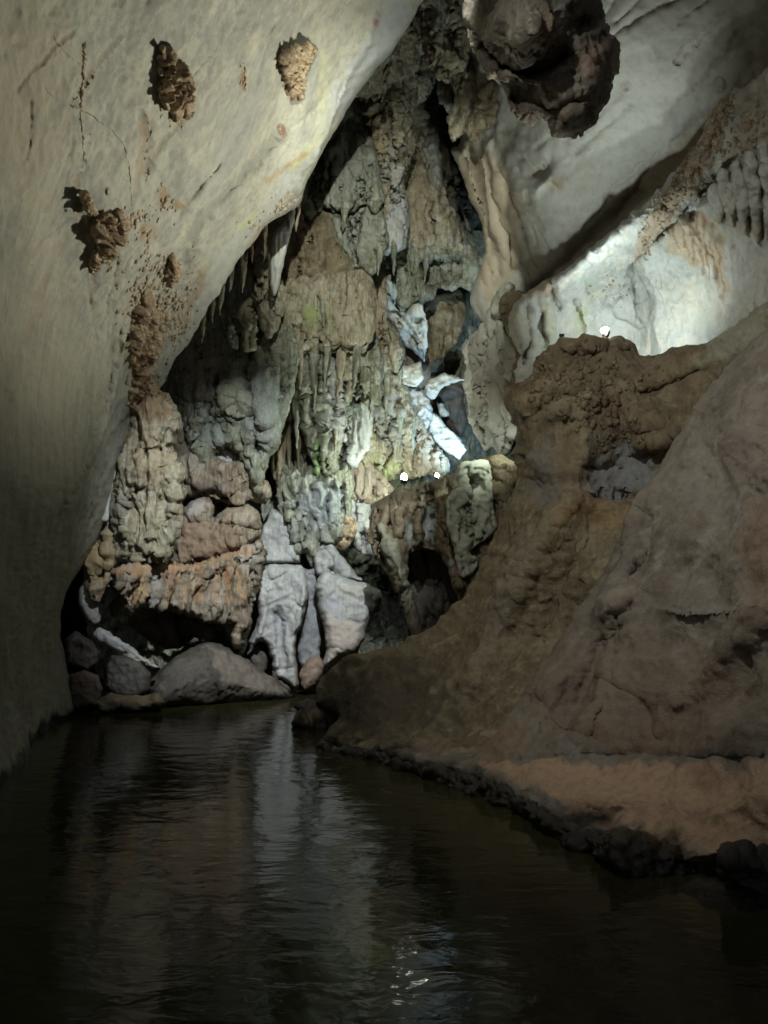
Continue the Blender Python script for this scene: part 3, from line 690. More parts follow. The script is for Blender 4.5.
# wet black rocks at its foot
rock('wet_lip', "318,744 336,744 352,748 372,750 392,754 412,760 432,764 452,772 470,776 490,781 508,789 524,796 540,808 556,816 572,826 590,834 606,842 612,864 590,858 566,848 546,836 524,822 500,812 474,804 446,794 420,782 392,772 360,764 330,758",
     "325,750,9.5 392,760,8.45 434,774,7.7 474,788,7.05 514,804,6.45 552,826,5.75 600,850,5.15", .2, 7, M_wet, 'long black undercut lip of wet rock along the waterline of the right bank', 'rock lip', noise=[('fbm', .35, .09), ('ridge', .18, .05)], step=1.4, jag=3.2)
for i, (o_, d_, lab) in enumerate([
    ("600,842 620,832 645,838 668,846 690,852 706,862 712,885 690,895 650,890 620,878 600,862", 4.9, 'low black wet rock at the foot of the right slope'),
    ("722,856 740,848 760,850 800,846 860,856 860,900 790,905 740,897 722,880", 4.35, 'black wet rock at the right edge of the water')]):
    rock('wet_rock', o_, d_, .3, 14, M_wet, lab, 'rock', 'wet rocks at the right bank', noise=[('fbm', .35, .09), ('ridge', .2, .03)], step=1.8, jag=3)

# ------------------------------------------------------------------ back wall and its flowstone
BD = Depth("150,300,16.5 250,420,15.7 200,400,15.9 320,400,16.5 340,170,16.1 390,240,16.8 430,180,17.5 400,420,17.8 330,310,16.2 270,240,16.3 360,480,17.6 420,300,19 450,390,19.8 440,110,16.6 420,0,15.5 560,100,18 560,400,18.5 280,500,16.9 450,460,19.8 250,600,18 400,600,19.5 200,480,16.6")
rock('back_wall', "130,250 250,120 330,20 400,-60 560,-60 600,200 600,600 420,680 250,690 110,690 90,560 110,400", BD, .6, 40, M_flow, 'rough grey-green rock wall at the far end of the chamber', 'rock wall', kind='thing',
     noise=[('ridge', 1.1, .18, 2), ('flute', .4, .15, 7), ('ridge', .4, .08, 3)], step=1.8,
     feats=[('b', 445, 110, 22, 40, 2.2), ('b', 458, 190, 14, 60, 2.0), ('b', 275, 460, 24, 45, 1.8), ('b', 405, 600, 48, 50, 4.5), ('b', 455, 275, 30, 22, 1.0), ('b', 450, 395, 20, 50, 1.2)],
     tints=[('b', 395, 600, 46, 50, (.05, .05, .045), .9), ('b', 290, 170, 40, 60, (.16, .12, .08), .5), ('b', 410, 180, 40, 80, (.28, .22, .15), .6), ('b', 410, 400, 40, 60, (.22, .18, .14), .6)])  # near-black blob paints the shade of the deep hollow
FL = [('flute', .42, .13, 8), ('flute', .15, .06, 10), ('flute', .08, .03, 12), ('fbm', .5, .06), ('fbm', .12, .015)]
FL2 = [('flute', .26, .13, 14), ('flute', .10, .07, 16), ('flute', .06, .025, 14), ('fbm', .45, .05)]
LU = [('lump', .55, .17, 2), ('flute', .2, .05, 8), ('fbm', .4, .06), ('lump', .15, .02, 1.5)]
CR = [('flute', .5, .11, 7), ('fbm', .4, .09), ('ridge', .22, .03, 3), ('flute', .1, .03, 10)]
def flow(outline, Y, T, rw, label, mat=None, noise=None, name='flowstone', cat='flowstone', **k):
    k.setdefault('step', 1.2); k.setdefault('jag', 1.3)
    q = pts(outline); lo, hi = q.min(0), q.max(0); ar = (hi - lo).prod()
    if ar > 700 and mat is not M_white:                   # fissures running down the rock
        fe = list(k.get('feats', ()))
        for _ in range(int(ar / 260)):
            x, y = rng.uniform(lo, hi); n = int(rng.integers(2, 5)); ln = []
            for _k in range(n + 1): ln.append((x, y)); x += rng.normal(0, 2.6); y += rng.uniform(5, 13)
            fe.append(('v', np.array(ln), rng.uniform(.8, 1.8), rng.uniform(.06, .22)))
        k['feats'] = fe
    T *= .6
    if name == 'flowstone': q = (q - q.mean(0)) * (1.09, 1.0) + q.mean(0); outline = q
    if name == 'flowstone' and ar > 500:                  # the top of each tier runs back behind the tier above it
        k.setdefault('drip', 7)
        top = lo[1]; ext = min(26, .35 * (hi[1] - lo[1]) + 8)
        wgt = np.clip((top + .45 * (hi[1] - top) - q[:, 1]) / (.45 * (hi[1] - top)), 0, 1)
        q[:, 1] -= ext * wgt
        outline = q
        k['hang'] = (top + 14, .7, 24)
    return rock(name, outline, Y, T, rw, mat or M_flow, label, cat, noise=noise or FL, **k)
GRN = (.15, .25, .06)
# top, between the left wall and the hanging rock
flow("395,40 412,18 424,8 428,30 426,60 428,85 418,100 400,98 382,92 362,96 345,92 330,120 300,190 290,200 290,160 350,60", "330,130,14.6 400,60,14.6 420,20,14.2", .5, 14, 'rough buff rock just below the top rim of the left wall', M_tan, CR)
flow("424,-40 470,-40 464,20 466,50 462,66 452,72 447,80 440,76 430,62 426,40 423,10", "440,20,13.2", .45, 15, 'buff column with a red speck beside the hanging rock', M_tan, FL2, tints=[('b', 456, 34, 4, 9, (.16, .04, .03), .8), ('b', 440, 20, 14, 14, (.34, .35, .30), .6), ('b', 445, 60, 14, 14, (.38, .32, .20), .6)])
flow("448,78 456,66 468,60 480,70 484,85 478,100 470,108 472,120 462,132 455,140 450,120 456,100", "465,100,13.8", .35, 10, 'cracked rock under the buff column', M_tan, CR)
flow("482,78 500,92 506,100 496,118 486,130 476,140 468,128 474,112 480,98", 13.4, .3, 8, 'dark brown flake under the hanging rock', M_brown, CR)
flow("440,92 447,78 452,100 455,122 448,112 442,100", 14.6, .2, 4, 'thin grey splinter in the dark cleft', M_grey, FL2)
flow("356,100 366,88 382,84 398,88 412,96 414,112 410,132 412,150 404,170 402,190 396,215 392,236 384,250 376,230 378,205 382,180 374,150 366,130", "380,110,15.2 390,240,16", .6, 18, 'long buff column with white streaks in the upper middle', M_tan, FL2, feats=[('v', "380,100 385,140 388,180", 3, .15), ('l', "395,95 398,150 394,200", 4, -.2)], tints=[('l', "372,100 380,150", 6, (.34, .25, .14), .6), ('l', "392,150 394,200 390,235", 6, (.38, .38, .36), .6), ('b', 395, 160, 3, 3, (.15, .04, .03), .8)])
flow("408,142 416,130 428,134 436,146 440,165 443,190 450,205 456,222 460,240 448,248 425,250 408,245 402,215 408,180 412,150", "430,130,16.6 430,245,17", .5, 16, 'brown panel of rough rock right of the long buff column', M_tan, [('flute', .3, .05, 5), ('lump', .16, .05), ('fbm', .3, .06)], tints=[('l', "430,130 436,180", 7, (.28, .29, .28), .7), ('b', 420, 200, 16, 40, (.27, .21, .14), .6)])
flow("402,236 425,245 450,242 465,250 484,268 488,285 480,302 470,298 462,286 440,288 430,298 414,303 404,309 399,298 396,284 399,260", "430,270,17.2", .5, 14, 'arched rim of olive rock over the blue passage', M_flow, CR, feats=[('h', "420,262 440,256 462,262 458,285 430,292 418,280", 8, .5)], tints=[('b', 478, 272, 10, 12, (.33, .38, .33), .8), ('b', 456, 246, 6, 5, (.42, .42, .30), .9), ('b', 405, 275, 8, 10, (.33, .36, .28), .5)])
# grey nodular stack
flow("300,190 318,160 330,142 350,138 366,140 372,150 376,165 380,185 378,205 372,212 362,205 350,212 335,208 325,206 312,215 304,208", "340,170,15.2", .6, 18, 'grey wrinkled lump, upper one of the stack by the left rim', M_flow, CR, feats=[('v', "352,150 350,180 352,205", 2.5, .25), ('v', "335,150 330,190", 2.5, .15), ('v', "370,165 372,200", 2, .2)], tints=[('b', 345, 170, 30, 30, (.27, .28, .24), .7)])
flow("330,212 345,206 362,212 374,210 382,222 386,240 380,258 376,270 366,272 352,268 345,258 338,240 332,228", "355,240,15.4", .55, 16, 'grey wrinkled lump, lower one of the stack by the left rim', M_flow, CR, feats=[('v', "345,215 350,240 356,262", 2.5, .2)], tints=[('b', 358, 235, 22, 26, (.29, .30, .26), .7)])
flow("378,185 388,178 400,195 406,220 404,240 396,252 386,250 380,235 382,210", "392,220,16", .4, 10, 'pale rounded knob between the grey stack and the brown panel', M_grey, LU)
# brown draperies just under the rim
flow("262,225 280,205 300,200 312,212 316,235 318,262 306,280 290,290 275,288 262,270 252,262 248,250", "285,240,15.4", .5, 14, 'dark brown cone of rock just under the left rim', M_brown, FL)
flow("304,205 320,210 334,225 342,248 352,262 350,280 338,288 322,285 312,290 304,270 308,240", "325,250,15.6", .5, 14, 'dull brown bulges left of the grey lumps', M_brown, LU)
flow("272,236 284,222 294,206 297,212 289,240 284,262 277,292 272,294 270,270", "280,250,13.6", .22, 6, 'thin blue-white stalactite hanging from the left rim', M_white, [('flute', .1, .03, 12)], name='stalactite', cat='stalactite', group='stalactites below the left rim', jag=.6)
flow("258,245 266,240 270,262 268,285 262,300 256,300 254,280", "262,270,14", .2, 5, 'short pale stalactite left of the blue-white one', M_tan, FL2, name='stalactite', cat='stalactite', group='stalactites below the left rim')
flow("254,292 264,288 284,288 283,305 278,322 272,334 268,338 262,330 257,312", "268,310,14.2", .35, 11, 'tan cone-shaped stalactite with a blunt tip', M_tan, FL2, name='stalactite', cat='stalactite', group='stalactites below the left rim')
flow("230,310 240,300 250,298 256,315 256,340 252,350 244,348 237,332", "245,325,14.4", .3, 10, 'broad brown stalactite left of the tan cone', M_tan, FL2, name='stalactite', cat='stalactite', group='stalactites below the left rim')
flow("218,316 224,310 230,318 236,335 238,346 232,346 225,335", "228,330,14.2", .18, 5, 'slim grey finger of stalactite nearest the pale rim edge', M_flow, FL2, name='stalactite', cat='stalactite', group='stalactites below the left rim')
# cauliflower mass
flow("182,352 194,340 206,330 222,332 236,345 252,348 268,338 282,344 292,360 290,380 286,402 278,425 272,442 266,456 262,470 257,492 250,482 244,460 236,448 226,446 216,452 208,468 200,462 192,440 186,410 180,380", "200,350,15.2 280,350,15 250,420,14.6 250,490,15", .75, 30, 'swollen cauliflower mass of grey-green flowstone left of the fluted curtain', M_flow, LU,
     feats=[('v', "215,345 222,375 212,410 205,440", 3, .4), ('v', "250,350 245,380 255,420 258,450", 3, .3), ('b', 235, 400, 16, 16, -.35), ('b', 232, 362, 14, 14, -.2), ('b', 262, 380, 12, 20, -.2), ('b', 265, 420, 10, 20, -.2), ('b', 200, 380, 12, 24, -.15)],
     tints=[('b', 238, 398, 20, 16, (.36, .37, .27), .7), ('b', 205, 365, 14, 24, (.28, .23, .15), .6), ('b', 262, 410, 18, 40, (.28, .31, .29), .6), ('b', 215, 430, 14, 20, (.20, .23, .22), .6), ('b', 250, 352, 30, 10, (.30, .26, .18), .5)])
flow("284,300 292,290 306,284 322,286 340,284 352,276 362,282 368,300 370,330 362,346 345,350 330,346 318,352 300,354 288,345 284,325", "325,310,15.3", .6, 18, 'brown and olive bulges with a spot of moss above the fluted curtain', M_tan, LU, feats=[('v', "300,300 302,325 310,345", 2.5, .2), ('v', "340,290 344,320 340,345", 2.5, .15)], tints=[('b', 312, 315, 8, 8, (.26, .33, .12), .7), ('b', 330, 325, 20, 14, (.27, .27, .16), .5), ('b', 345, 310, 8, 24, (.36, .30, .24), .5)])
# fluted curtain
flow("282,354 300,348 318,350 340,346 362,344 372,356 378,380 374,402 362,400 350,398 345,415 340,440 334,466 328,478 322,470 318,478 314,462 309,440 303,420 298,400 290,382", "300,360,15.6 350,360,15.8 325,470,16", .55, 16, 'fluted curtain of pale flowstone with a streak of bright moss', M_flow, FL2 + [('flute', .5, .1, 8)], step=1.3,
     feats=[('v', f"{x},{y0} {x+dx},{y1}", 1.8, .22) for x, y0, dx, y1 in ((306, 360, 6, 430), (318, 365, 3, 450), (330, 360, 2, 440), (344, 358, -2, 400), (356, 355, -2, 395), (296, 365, 6, 400))],
     tints=[('l', "316,440 318,458 318,474", 1.6, GRN, .8), ('l', "321,432 322,452 321,472", 1.6, (.2, .32, .1), .7), ('l', "312,444 314,462", 1.2, GRN, .6), ('l', "312,380 316,430", 8, (.36, .36, .28), .6), ('l', "335,370 332,430", 8, (.36, .36, .38), .6), ('l', "350,355 352,395", 8, (.32, .26, .18), .5)])
flow("344,398 356,402 366,400 372,412 368,440 360,462 350,466 340,462 342,440", "355,430,16.4", .35, 10, 'smooth blue-grey panel right of the fluted curtain', M_grey, FL2, tints=[('b', 355, 412, 10, 10, (.24, .30, .24), .6)])
flow("370,350 385,342 396,352 400,368 403,386 409,402 418,420 428,437 438,453 444,466 440,477 425,474 412,478 400,470 388,482 378,470 368,475 362,460 370,435 376,405 374,380", "400,370,17.0 375,460,16.8 440,465,17.4", .5, 16, 'dull brown fluted curtain right above the small lamps', M_tan, FL2, step=1.3,
     feats=[('v', f"{x},{y0} {x+dx},{y1}", 2, .22) for x, y0, dx, y1 in ((385, 380, -2, 470), (398, 385, 4, 470), (412, 400, 4, 472), (426, 420, 4, 470), (376, 420, -2, 465))],
     tints=[('l', "376,446 380,476", 1.5, (.24, .30, .08), .7), ('l', "383,452 387,480", 1.6, (.22, .30, .08), .7), ('l', "390,458 393,480", 1.8, (.27, .33, .12), .7), ('l', "397,460 398,478", 1.4, (.3, .34, .16), .6), ('b', 390, 420, 16, 30, (.24, .25, .25), .6), ('b', 425, 450, 16, 24, (.30, .24, .19), .6)])
flow("372,278 380,285 386,300 388,322 396,338 402,352 396,366 382,370 372,355 365,330 362,300", "380,320,16.6", .45, 10, 'brown crumbly edge left of the blue passage', M_tan, CR, tints=[('b', 375, 310, 10, 30, (.32, .22, .13), .6)])
# the dark hole below the cauliflower and fine stalactites in front of it
for i in range(9):
    x = 262 + i * 5.3 + rng.uniform(-1.5, 1.5); y0 = 432 + rng.uniform(-12, 10) - abs(i - 4) * 2; y1 = y0 + rng.uniform(38, 66); wd = rng.uniform(2.2, 4)
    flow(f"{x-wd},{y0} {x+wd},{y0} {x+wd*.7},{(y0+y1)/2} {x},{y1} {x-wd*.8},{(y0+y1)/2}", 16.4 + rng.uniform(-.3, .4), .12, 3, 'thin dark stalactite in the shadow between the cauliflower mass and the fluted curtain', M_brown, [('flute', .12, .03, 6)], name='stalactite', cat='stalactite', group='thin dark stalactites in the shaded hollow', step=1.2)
flow("278,478 288,470 300,476 312,470 326,480 340,474 348,490 346,515 340,535 332,542 326,556 320,545 312,562 305,548 298,552 292,535 284,518 280,500", "310,510,16.2", .45, 12, 'cluster of blue-grey dripping points over the bright blocks', M_flow, [('flute', .25, .16, 5), ('lump', .2, .06), ('fbm', .25, .05)], tints=[('b', 320, 510, 24, 24, (.24, .27, .29), .7), ('b', 300, 530, 14, 14, (.16, .17, .16), .6)])
flow("330,520 340,512 352,516 356,530 350,545 340,550 333,540", 16.4, .3, 8, 'crumbly brown crust beside the blue-grey points', M_crust, [('lump', .16, .09), ('ridge', .2, .06)], name='crust', cat='rock crust')
flow("330,470 350,464 366,462 384,478 392,490 386,500 372,506 352,500 338,495", "360,480,16.8", .3, 8, 'flat pinkish slab below the blue-grey panel', M_rust, CR, name='slab', cat='rock slab', tints=[('b', 360, 482, 30, 16, (.26, .215, .175), .7), ('b', 351, 463, 4, 3, (.4, .12, .03), .9)])
flow("345,500 358,494 372,500 374,522 362,532 348,526", 16.9, .3, 7, 'dark blue-grey block under the pinkish slab', M_grey, CR, name='block', cat='rock block')
flow("352,528 366,520 382,528 386,548 372,556 360,552", 16.6, .3, 8, 'pale grey ledge between the crust and the dark rock with hollows', M_grey, CR, name='block', cat='rock block')

# ------------------------------------------------------------------ blue passage
flow("381,281 388,278 394,282 397,294 396,308 404,314 413,303 422,306 426,320 428,340 427,362 418,356 404,344 393,330 385,312", "395,300,17.2 415,335,17.6", .25, 3, 'smooth blue-white rib of rock at the mouth of the lit passage', M_white, [('fbm', .5, .07), ('ridge', .3, .06), ('crack', .35, .05), ('ridge', .1, .015)], sm=False, jag=1.8, name='pale_rib', cat='rock', feats=[('b', 412, 338, 7, 6, .25), ('l', "395,312 408,322 424,318", 3, .15)])
flow("424,300 440,288 460,286 466,300 462,330 450,352 436,362 426,360 428,330", "445,325,18.4", .4, 10, 'dark brown face inside the passage', M_brown, [('soft', .5, .1), ('fbm', .2, .03)], name='shaded_outcrop', cat='rock')
flow("391,368 397,361 408,366 422,364 424,378 416,388 404,386 396,382", 17.2, .25, 3, 'upper white lip of the passage', M_white, [('fbm', .5, .07), ('ridge', .3, .06), ('crack', .35, .05), ('ridge', .1, .015)], sm=False, jag=1.8, name='pale_stone', cat='rock', tints=[('b', 396, 370, 5, 8, (.40, .42, .20), .6)])
flow("402,388 412,384 424,392 430,404 430,420 424,430 416,420 408,406", 17.6, .25, 8, 'mottled grey rock in the middle of the passage', M_grey, [('lump', .14, .06), ('ridge', .2, .07)], name='mottled_rock', cat='rock')
flow("420,394 428,380 444,374 458,376 467,379 452,384 440,390 434,399 424,400", 17.9, .2, 3, 'thin pale tongue crossing the passage', M_white, [('fbm', .5, .07), ('ridge', .3, .06), ('crack', .35, .05), ('ridge', .1, .015)], sm=False, jag=1.8, name='pale_shelf', cat='rock')
flow("434,386 462,380 470,400 468,425 458,440 448,432 440,415 434,400", 18.9, .4, 10, 'dark recess stone at the right of the passage', M_dark, [('soft', .4, .08)], name='dark_stone', cat='rock')
flow("427,416 434,412 446,427 452,430 462,440 467,450 460,459 446,453 435,443 429,432", 17.9, .25, 3, 'brightest blue-white slab at the bottom of the passage', M_white, [('fbm', .5, .07), ('ridge', .3, .06), ('crack', .35, .05), ('ridge', .1, .015)], sm=False, jag=1.8, name='bright_slab', cat='rock')
flow("436,402 446,404 450,416 440,418", 18.6, .15, 3, 'small pale chip above the brightest slab', M_white, [('fbm', .5, .07), ('ridge', .3, .06), ('crack', .35, .05), ('ridge', .1, .015)], sm=False, jag=1.8, name='pale_chip', cat='rock')

# ------------------------------------------------------------------ hanging blade and the rock with hollows
flow("508,283 512,292 508,308 500,318 506,335 516,345 522,362 516,378 508,392 506,402 514,415 519,432 512,448 502,456 494,448 486,452 478,440 471,425 468,402 464,385 466,362 462,345 470,338 484,322 494,302 500,288", "505,290,13.4 480,350,14.8 500,450,14.6", .6, 18, 'long pale blade of rock hanging in the middle of the chamber', M_vault, [('flute', .5, .13, 10), ('flute', .13, .03, 12), ('fbm', .45, .09), ('ridge', .2, .015, 2)], name='hanging_fin', cat='hanging rock',
     feats=[('v', "500,318 492,345 480,370", 3, .2), ('b', 490, 355, 14, 12, .12), ('b', 490, 415, 14, 24, -.2), ('v', "482,425 488,445", 2, .15), ('v', "498,425 500,450", 2, .15), ('l', "480,325 470,360 470,400", 4, .1)],
     tints=[('b', 500, 310, 10, 30, (.36, .36, .28), .5), ('b', 490, 395, 20, 20, (.34, .29, .22), .5), ('b', 478, 355, 10, 20, (.22, .19, .15), .5)])
flow("500,300 520,292 532,300 524,320 530,345 526,380 520,392 510,400 514,375 518,350 508,330", "515,345,13.0", .3, 8, 'dark brown flank between the hanging blade and the pale recess', M_brown, CR, name='dark_outcrop', cat='rock')
flow("370,520 374,505 386,497 396,490 412,488 428,482 446,476 462,466 478,458 496,456 512,462 522,470 524,500 522,545 505,590 484,640 464,652 460,612 452,578 442,556 426,549 410,556 409,578 416,604 426,640 420,652 410,630 402,604 394,586 383,569 372,552 366,536", "380,510,13.6 500,470,13.2 420,640,12.8 500,600,12.5", .7, 20, 'dark rock with pale hollows between the hanging blade and the toe of the ledge', M_brown, [('soft', .9, .08), ('fbm', .4, .05), ('ridge', .3, .02)], name='hollowed_rock', cat='rock',
     feats=[('b', 430, 518, 9, 22, .45), ('b', 410, 530, 6, 14, .3), ('l', "420,505 419,530 416,545", 3, -.25), ('l', "441,505 446,540 458,585", 4, -.3), ('l', "400,512 398,535", 3, -.2), ('l', "380,525 392,550 404,580", 7, -.2)],
     tints=[('b', 430, 522, 8, 20, (.40, .44, .41), .9), ('b', 411, 532, 6, 14, (.33, .38, .33), .85), ('l', "378,530 390,552 404,580 408,598", 7, (.29, .30, .22), .8), ('b', 430, 600, 22, 40, (.07, .08, .08), .7), ('l', "449,562 453,578", 3, (.36, .42, .38), .8), ('l', "380,500 420,492 460,470 490,460", 8, (.075, .06, .04), .8)])  # dark blob under the arch paints the cavity's shade
flow("398,545 430,538 462,545 472,640 440,668 412,645", 14.4, .3, 10, "added smooth dark body standing in for the shade inside the arch of the hollowed rock", M_dark, [('soft', .6, .08), ('fbm', .2, .02)], name="shade_filler", cat="rock")  # dark body added to darken the cavity under the arch
flow("456,470 466,462 482,460 490,466 493,485 494,512 495,530 486,540 476,545 470,553 478,560 477,570 466,578 458,572 454,548 448,530 446,510 450,495 458,485", "450,510,12.5 495,510,12.7", .22, 5, 'rough greenish-white face on the rock with hollows', M_vault, [('fbm', .4, .05), ('ridge', .16, .025), ('flute', .2, .03, 4)], name='pale_outcrop', cat='rock',
     feats=[('b', 474, 485, 7, 10, .3), ('v', "468,505 468,530", 2.5, .2)], tints=[('b', 470, 510, 30, 60, (.31, .34, .26), .8)])
flow("492,462 505,460 518,468 520,480 512,490 516,505 508,525 498,530 495,505", 12.7, .3, 7, 'brown flaky rock right of the greenish-white face', M_brown, CR, name='flaky_rock', cat='rock')

# ------------------------------------------------------------------ column below the left wall's big crust
CD = "150,420,13.0 150,560,13.1"
rock('flowstone_column', "124,408 132,396 150,392 166,394 172,402 178,420 176,440 174,452 180,465 183,485 180,505 178,522 174,540 168,556 158,562 150,556 140,562 130,556 120,558 114,540 112,520 111,500 115,478 118,458 122,440", CD, .5, 20, M_tan, 'knobbly grey-brown flowstone column hanging down from the left wall', 'flowstone column',
     noise=[('flute', .34, .13, 8), ('fbm', .5, .07), ('flute', .13, .05, 9), ('lump', .3, .05, 2)], step=1.1, jag=1.8,
     feats=[('b', 139, 490, 5, 5, .4), ('b', 146, 450, 6, 6, .35), ('v', "128,500 126,530 130,555", 3, .25), ('v', "158,440 165,480 160,530", 3, .2)],
     tints=[('b', 150, 460, 20, 30, (.32, .25, .16), .5), ('b', 150, 400, 20, 26, (.21, .14, .075), .8), ('b', 150, 540, 24, 20, (.25, .24, .16), .6), ('b', 120, 520, 10, 30, (.15, .15, .13), .6), ('b', 170, 500, 8, 40, (.30, .28, .20), .5)])
flow("118,470 124,452 122,440 116,452 108,475 104,500 98,520 108,520 112,495", 13.2, .12, 4, 'white sliver of rock between the left wall and the column', M_white, [('fbm', .2, .03)], name='pale_sliver', cat='rock')
flow("84,560 92,545 104,530 112,520 116,540 114,556 110,575 104,592 96,600 84,585", "100,560,13.4", .3, 8, 'ochre stained rock edge below the left wall', M_rust, CR, name='ochre_rock', cat='rock', tints=[('b', 100, 560, 14, 30, (.32, .24, .11), .6)])

# ------------------------------------------------------------------ boulders and blocks on the far left bank
def boulder(outline, Y, T, rw, label, mat=None, noise=None, cat='boulder', name='boulder', **k):
    k.setdefault('step', 1.3); k.setdefault('jag', 1.2)
    q = pts(outline); lo, hi = q.min(0), q.max(0); ar = (hi - lo).prod()
    if ar > 600 and 'largest' not in label:                                          # cracks at odd angles
        fe = list(k.get('feats', ()))
        for _ in range(int(ar / 700) + 1):
            x, y = rng.uniform(lo, hi); an = rng.uniform(0, math.pi); ln = []
            for _k in range(int(rng.integers(2, 5)) + 1):
                ln.append((x, y)); x += 9 * math.cos(an); y += 9 * math.sin(an); an += rng.normal(0, .45)
            fe.append(('v', np.array(ln), rng.uniform(.8, 1.5), rng.uniform(.04, .14)))
        k['feats'] = fe
    return rock(name, outline, Y, T, rw, mat or M_dark, label, cat, noise=(noise or [('fbm', .6, .06), ('ridge', .4, .03)]) + [('ridge', .13, .010), ('fbm', .25, .02)], sm=k.pop('sm', True), **k)
boulder("172,428 180,414 190,412 198,424 203,436 208,450 206,468 190,474 174,466 168,448", 15.4, .4, 11, 'reddish dark boulder standing beside the column', M_rust, tints=[('b', 188, 440, 18, 26, (.13, .105, .085), .8), ('b', 203, 450, 5, 16, (.26, .18, .15), .6)])
boulder("213,452 222,442 232,446 240,456 238,466 226,464 216,462", 15.5, .25, 6, 'small pale chunk under the cauliflower mass', M_grey)
boulder("170,462 186,454 206,452 226,460 242,462 254,470 264,482 271,494 264,502 250,498 236,506 216,500 196,495 178,496 168,484", "220,480,15.2", .5, 12, 'layered brown boulder below the small pale chunk', M_rust, CR + [('strata', .35, .06)], feats=[('v', "175,482 200,488 230,498", 3, .2), ('v', "238,462 240,485 252,498", 3, .2)], tints=[('b', 200, 486, 24, 6, (.12, .10, .10), .6), ('b', 190, 465, 14, 10, (.26, .24, .20), .5), ('b', 258, 488, 8, 8, (.34, .24, .15), .6)])
boulder("178,522 184,508 196,500 208,498 214,506 213,518 228,508 246,506 258,512 263,524 260,538 246,548 232,556 214,560 196,566 176,566 170,555 174,540", "210,530,14.9", .5, 11, 'rust-red boulder with a grey cap right of the column', M_rust, [('fbm', .5, .09), ('ridge', .3, .03), ('flute', .15, .03, 4)], feats=[('v', "214,506 214,520 210,530", 2.5, .2), ('v', "176,526 210,522 258,530", 3, .12)], tints=[('p', "178,526 212,522 236,530 248,545 220,556 178,560", 6, (.185, .122, .08), .75), ('b', 196, 508, 14, 9, (.30, .28, .26), .8), ('b', 240, 512, 18, 10, (.30, .26, .19), .6)])
boulder("112,572 124,566 142,564 160,566 178,564 196,564 214,558 232,552 248,544 260,538 264,556 260,580 255,600 250,622 244,644 238,650 232,640 236,625 225,622 208,622 190,616 172,611 150,608 136,606 131,616 124,604 117,588", "125,590,12.9 180,585,14.1 215,590,14.6 250,600,15 170,612,14.0", .4, 6, 'overhanging ledge with orange drip streaks along its front', M_rust, [('flute', .28, .12, 7), ('flute', .12, .05, 8), ('fbm', .5, .07)], cat='rock ledge', name='drip_ledge',
     tints=[('l', f"{x},566 {x+1},600", 3.2, c, .8) for x, c in ((128, (.27, .22, .17)), (135, (.28, .16, .08)), (141, (.36, .26, .13)), (152, (.26, .24, .22)), (163, (.30, .20, .12)), (170, (.22, .12, .07)), (180, (.28, .18, .10)), (192, (.30, .22, .15)), (200, (.29, .17, .09)), (214, (.32, .23, .16)), (226, (.26, .15, .08)), (238, (.30, .20, .10)))] + [('b', 250, 560, 10, 20, (.36, .34, .30), .6), ('l', "115,572 180,568 250,550", 3, (.34, .20, .10), .6)])
boulder("224,582 232,560 244,552 250,566 252,590 250,620 246,648 238,655 228,640 220,612", "236,600,15.6", .35, 8, 'pale grey flank between the drip ledge and the bright block', M_grey, tints=[('b', 236, 590, 4, 26, (.34, .22, .11), .6)])
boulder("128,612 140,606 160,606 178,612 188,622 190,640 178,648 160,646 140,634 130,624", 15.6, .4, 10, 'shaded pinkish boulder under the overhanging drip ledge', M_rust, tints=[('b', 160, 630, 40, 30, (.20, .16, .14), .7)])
boulder("78,590 86,576 98,571 108,570 116,584 119,592 110,606 101,622 96,626 86,620 79,606", 13.6, .3, 4, 'flat grey slab leaning against the left wall', M_grey, [('fbm', .5, .04)], cat='rock slab', name='leaning_slab', sm=False, tints=[('b', 98, 600, 30, 40, (.19, .19, .17), .7)])
boulder("112,596 118,592 121,606 116,618 110,614", 13.9, .15, 4, 'small rusty chip under the end of the drip ledge', M_rust, name='chip', cat='rock')
boulder("96,628 104,630 120,638 134,648 148,660 160,667 150,668 132,662 116,652 104,645 94,638", 13.4, .16, 5, 'narrow pale slanting slab among the dark boulders', M_grey, cat='rock slab', name='slanting_slab', tints=[('b', 140, 660, 20, 8, (.36, .33, .27), .5)])
boulder("66,640 76,632 90,640 100,652 98,664 88,672 76,668 66,662", 13.2, .35, 4, 'dark boulder touching the left wall, upper one', M_dark, sm=False)
boulder("70,676 84,670 98,676 102,690 98,706 84,716 72,718 68,700", 13.0, .35, 4, 'dark reddish boulder at the water beside the left wall', M_rust, tints=[('b', 85, 695, 30, 30, (.14, .10, .085), .8)], sm=False)
boulder("104,668 112,654 126,656 140,662 150,674 150,690 136,698 116,698 104,688", 13.3, .4, 4, 'dark boulder between the left wall and the largest boulder', M_dark, tints=[('b', 128, 676, 22, 16, (.16, .15, .14), .6)], sm=False)
boulder("96,700 112,694 140,696 158,694 164,704 150,712 120,714 100,712", 13.0, .3, 8, 'low flat rock at the waterline left of the largest boulder', M_brown, tints=[('b', 140, 700, 16, 5, (.22, .15, .09), .6)])
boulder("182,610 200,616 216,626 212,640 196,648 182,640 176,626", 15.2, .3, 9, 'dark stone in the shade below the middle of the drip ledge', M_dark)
boulder("146,690 156,674 170,662 184,652 198,645 212,642 226,646 240,656 256,666 272,676 288,688 300,696 292,704 262,708 220,712 180,714 150,714", "170,680,13.6 290,695,15.2", .9, 34, 'largest dark boulder sloping into the water below the drip ledge', M_dark, [('soft', .7, .06), ('fbm', .3, .025)], feats=[('v', "206,645 212,670 220,690", 6, -.10)], tints=[('p', "208,644 230,650 270,678 290,690 250,700 226,696", 12, (.19, .16, .13), .7)])  # paler right face puts the light falling on it into the colour
